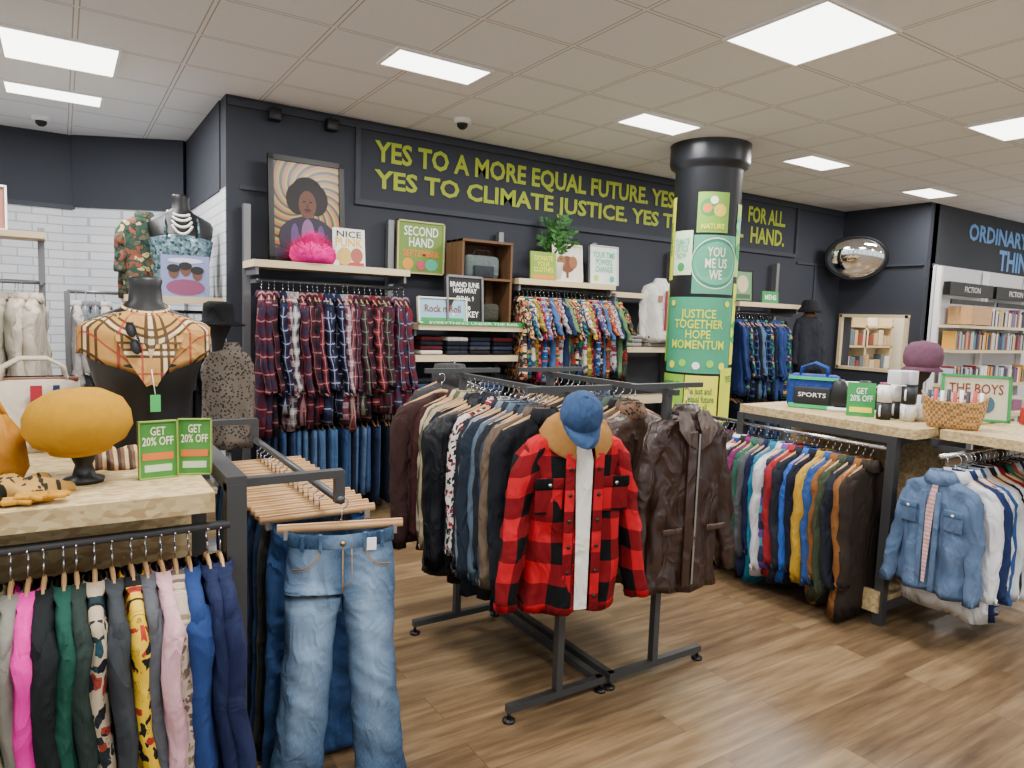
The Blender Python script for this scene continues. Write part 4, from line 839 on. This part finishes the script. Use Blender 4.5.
# ================================================================ LEFT BACKGROUND
def leftback():
    mb=MB()
    mb.box((.73,5.95,1.64),(.66,.5,.05),SHELF)
    for x in(.42,1.0): mb.box((x,6.17,.95),(.04,.04,1.9),MGREY)
    mb.tube([(.42,6.0,1.55),(1.02,6.0,1.55)],.013,DGREY); mb.box((.72,6.17,1.9),(.6,.03,.03),MGREY); mb.box((.72,6.0,.15),(.6,.4,.04),SHELF)
    for x in(.42,1.0): mb.box((x,6.0,.04),(.04,.45,.04),MGREY); mb.box((x,6.08,1.55),(.02,.2,.03),MGREY)
    mb.build('recess_shelving_unit')
    row('row_of_dresses','x',.46,1.0,6.0,1.55,[solid('#17181c'),solid('#20242c'),solid('#3a3a40'),solid('#1a1a1e')],.06,'g',(.9,1.1),.2,.03,.4,91)
    mb=MB(); T=TR(.79,5.95,1.665,-4,0,0,1.28); torso(mb,T,BLACK,1.0,.60)
    g=G('sequin_fabric'); v=g.co('Object'); vo=g.n('ShaderNodeTexVoronoi'); g.put(vo.inputs[0],v); vo.inputs['Scale'].default_value=55; sp=g.n('ShaderNodeSeparateColor'); g.put(sp.inputs[0],vo.outputs['Color'])
    SQ=g.out(g.mix(sp.outputs[0],H('#12303a'),H('#88a8b0')),.3,.5)
    N=28; rs=[]
    for z,hw,hd in((.05,.16,.11),(.12,.15,.105),(.22,.16,.118),(.31,.175,.142),(.365,.18,.122)): rs.append([(hw*math.cos(2*PI*j/N),hd*1.02*math.sin(2*PI*j/N),z-(.03*abs(math.cos(2*PI*j/N)) if z>.36 else 0)) for j in range(N)])
    mb.loops(rs,SQ,T=T)
    for sx in(-.09,.09): mb.tube([(sx,-.125,.35),(sx,-.10,.42),(sx*.95,-.03,.475)],.006,SQ,6,T)
    PE=plain('#e8e4dc',.3)
    for dr,wd in((.03,.055),(.06,.062),(.10,.068),(.14,.07)):
        for k in range(26):
            a=PI*k/25; s_=math.sin(a); z=.50-dr*s_; y=-(.054+ (.09*min(1,dr*s_/.11)))-.004
            mb.lathe([(.001,-.008),(.007,-.004),(.008,0),(.007,.004),(.001,.008)],PE,(wd*math.cos(a),y*max(s_,.05) if s_<.6 else y,z),6,T)
    mb.build('mannequin_bust_with_sequin_top')
    mb=MB(); T=TR(.55,6.02,2.36,10); garment(mb,T,floral(['#2a4034','#7a4030','#b8a070','#1c2420','#5a5040'],24),.62,.17,.08,.34,13,N=24,rows=8,hang=False,wr=.012); torso(mb,TR(.55,6.03,1.665,10),BLACK,.9,d=.7); mb.build('mannequin_in_patterned_blouse')
    board('record_album_sleeve',TR(.79,5.72,1.665,-6,-10),.33,.31,plain('#767ea4'),[('e',0,.27,.12,.02,plain('#b8bcd0'),.003),('e',-.08,.18,.035,.045,SKIN,.004),('e',.0,.2,.035,.045,SKIN,.004),('e',.08,.17,.035,.045,SKIN,.004),('e',-.08,.21,.045,.03,HAIR,.005),('e',0,.23,.045,.03,HAIR,.005),('e',.08,.20,.045,.03,HAIR,.005),('e',0,.07,.13,.06,plain('#7a3a5a'),.003)])
    mb=MB(); x,y=.93,4.9; T=TR(x,y,1.44,-10)
    mb.tube([(x,y,0),(x,y,.8)],.02,MGREY); mb.lathe([(.17,0),(.17,.012),(.001,.02)],MGREY,(x,y,0),24); torso(mb,TR(x,y,.82,-10),BLACK,.85,d=.6,w=.8)
    garment(mb,T,leopard('#5c5248','#1a1714',55),.66,.145,.10,.5,14,N=28,rows=10,hang=False,sr=.05,wr=.014,sa=.02)
    hx=x-.06
    mb.lathe([(.04,-.14),(.045,-.05),(.065,.0),(.08,.04),(.078,.09)],BLACK,(hx,y,1.44),20,ey=1.15)
    mb.lathe([(.08,.075),(.165,.058),(.17,.066),(.10,.09),(.096,.16),(.09,.20),(.06,.215),(.001,.20)],solid('#0d0d0f',.9),(hx,y,1.42),28); mb.build('mannequin_with_black_hat')
    mb=MB(); mb.tube([(-1.2,5.8,1.72),(-.08,5.8,1.72)],.014,MGREY)
    for xx in(-1.2,-.1): mb.box((xx,5.95,1.05),(.04,.04,2.1),MGREY); mb.box((xx,5.87,1.72),(.02,.2,.03),MGREY)
    mb.box((-.65,5.85,2.03),(1.15,.34,.04),SHELF); mb.box((-.65,5.95,.1),(1.1,.04,.04),MGREY)
    mb.box((-.65,5.85,.3),(1.1,.34,.04),SHELF); mb.build('knitwear_rack')
    row('row_of_knitwear','x',-.14,-1.1,5.8,1.72,[solid('#c8beac'),solid('#a89888'),solid('#d8d2c6'),solid('#7a7068'),solid('#c0b4a4'),solid('#989080')],.06,'g',(.85,1.0),.21,.04,.6,92,face=-10)
    board('small_photo_print',TR(-.4,5.8,2.05,0,-5),.24,.3,plain('#a06a5a'),[('e',0,.15,.07,.09,plain('#e0c0a0'),.004)],WHITE,.012)
    mb=MB(); mb.tube([(.05,6.6,1.68),(.45,6.6,1.68)],.014,MGREY)
    for xx in(.05,.45): mb.box((xx,6.6,.84),(.04,.04,1.68),MGREY); mb.box((xx,6.6,.02),(.04,.5,.04),MGREY)
    mb.build('grey_jumper_rack')
    row('row_of_grey_jumpers','x',.1,.42,6.6,1.68,[solid('#8a8a8c'),solid('#a8a4a0'),solid('#60646a')],.07,'g',(.6,.7),.21,.04,.5,93)
leftback()
# ================================================================ WORLD + CAMERA
w=bpy.data.worlds.new('shop_world'); bpy.context.scene.world=w; w.use_nodes=True; w.node_tree.nodes['Background'].inputs[0].default_value=(.9,.95,1,1); w.node_tree.nodes['Background'].inputs[1].default_value=1.4
M=Matrix(((.8408,.0216,-.5409),(-.5402,.0991,-.8357),(.0355,.9948,.095)))
cam=bpy.data.cameras.new('camera'); cam.sensor_width=36; cam.lens=700/1024*36; cam.clip_start=.05
co=bpy.data.objects.new('camera',cam); co.matrix_world=Matrix.Translation((0,0,1.6))@M.to_4x4(); bpy.context.collection.objects.link(co); bpy.context.scene.camera=co
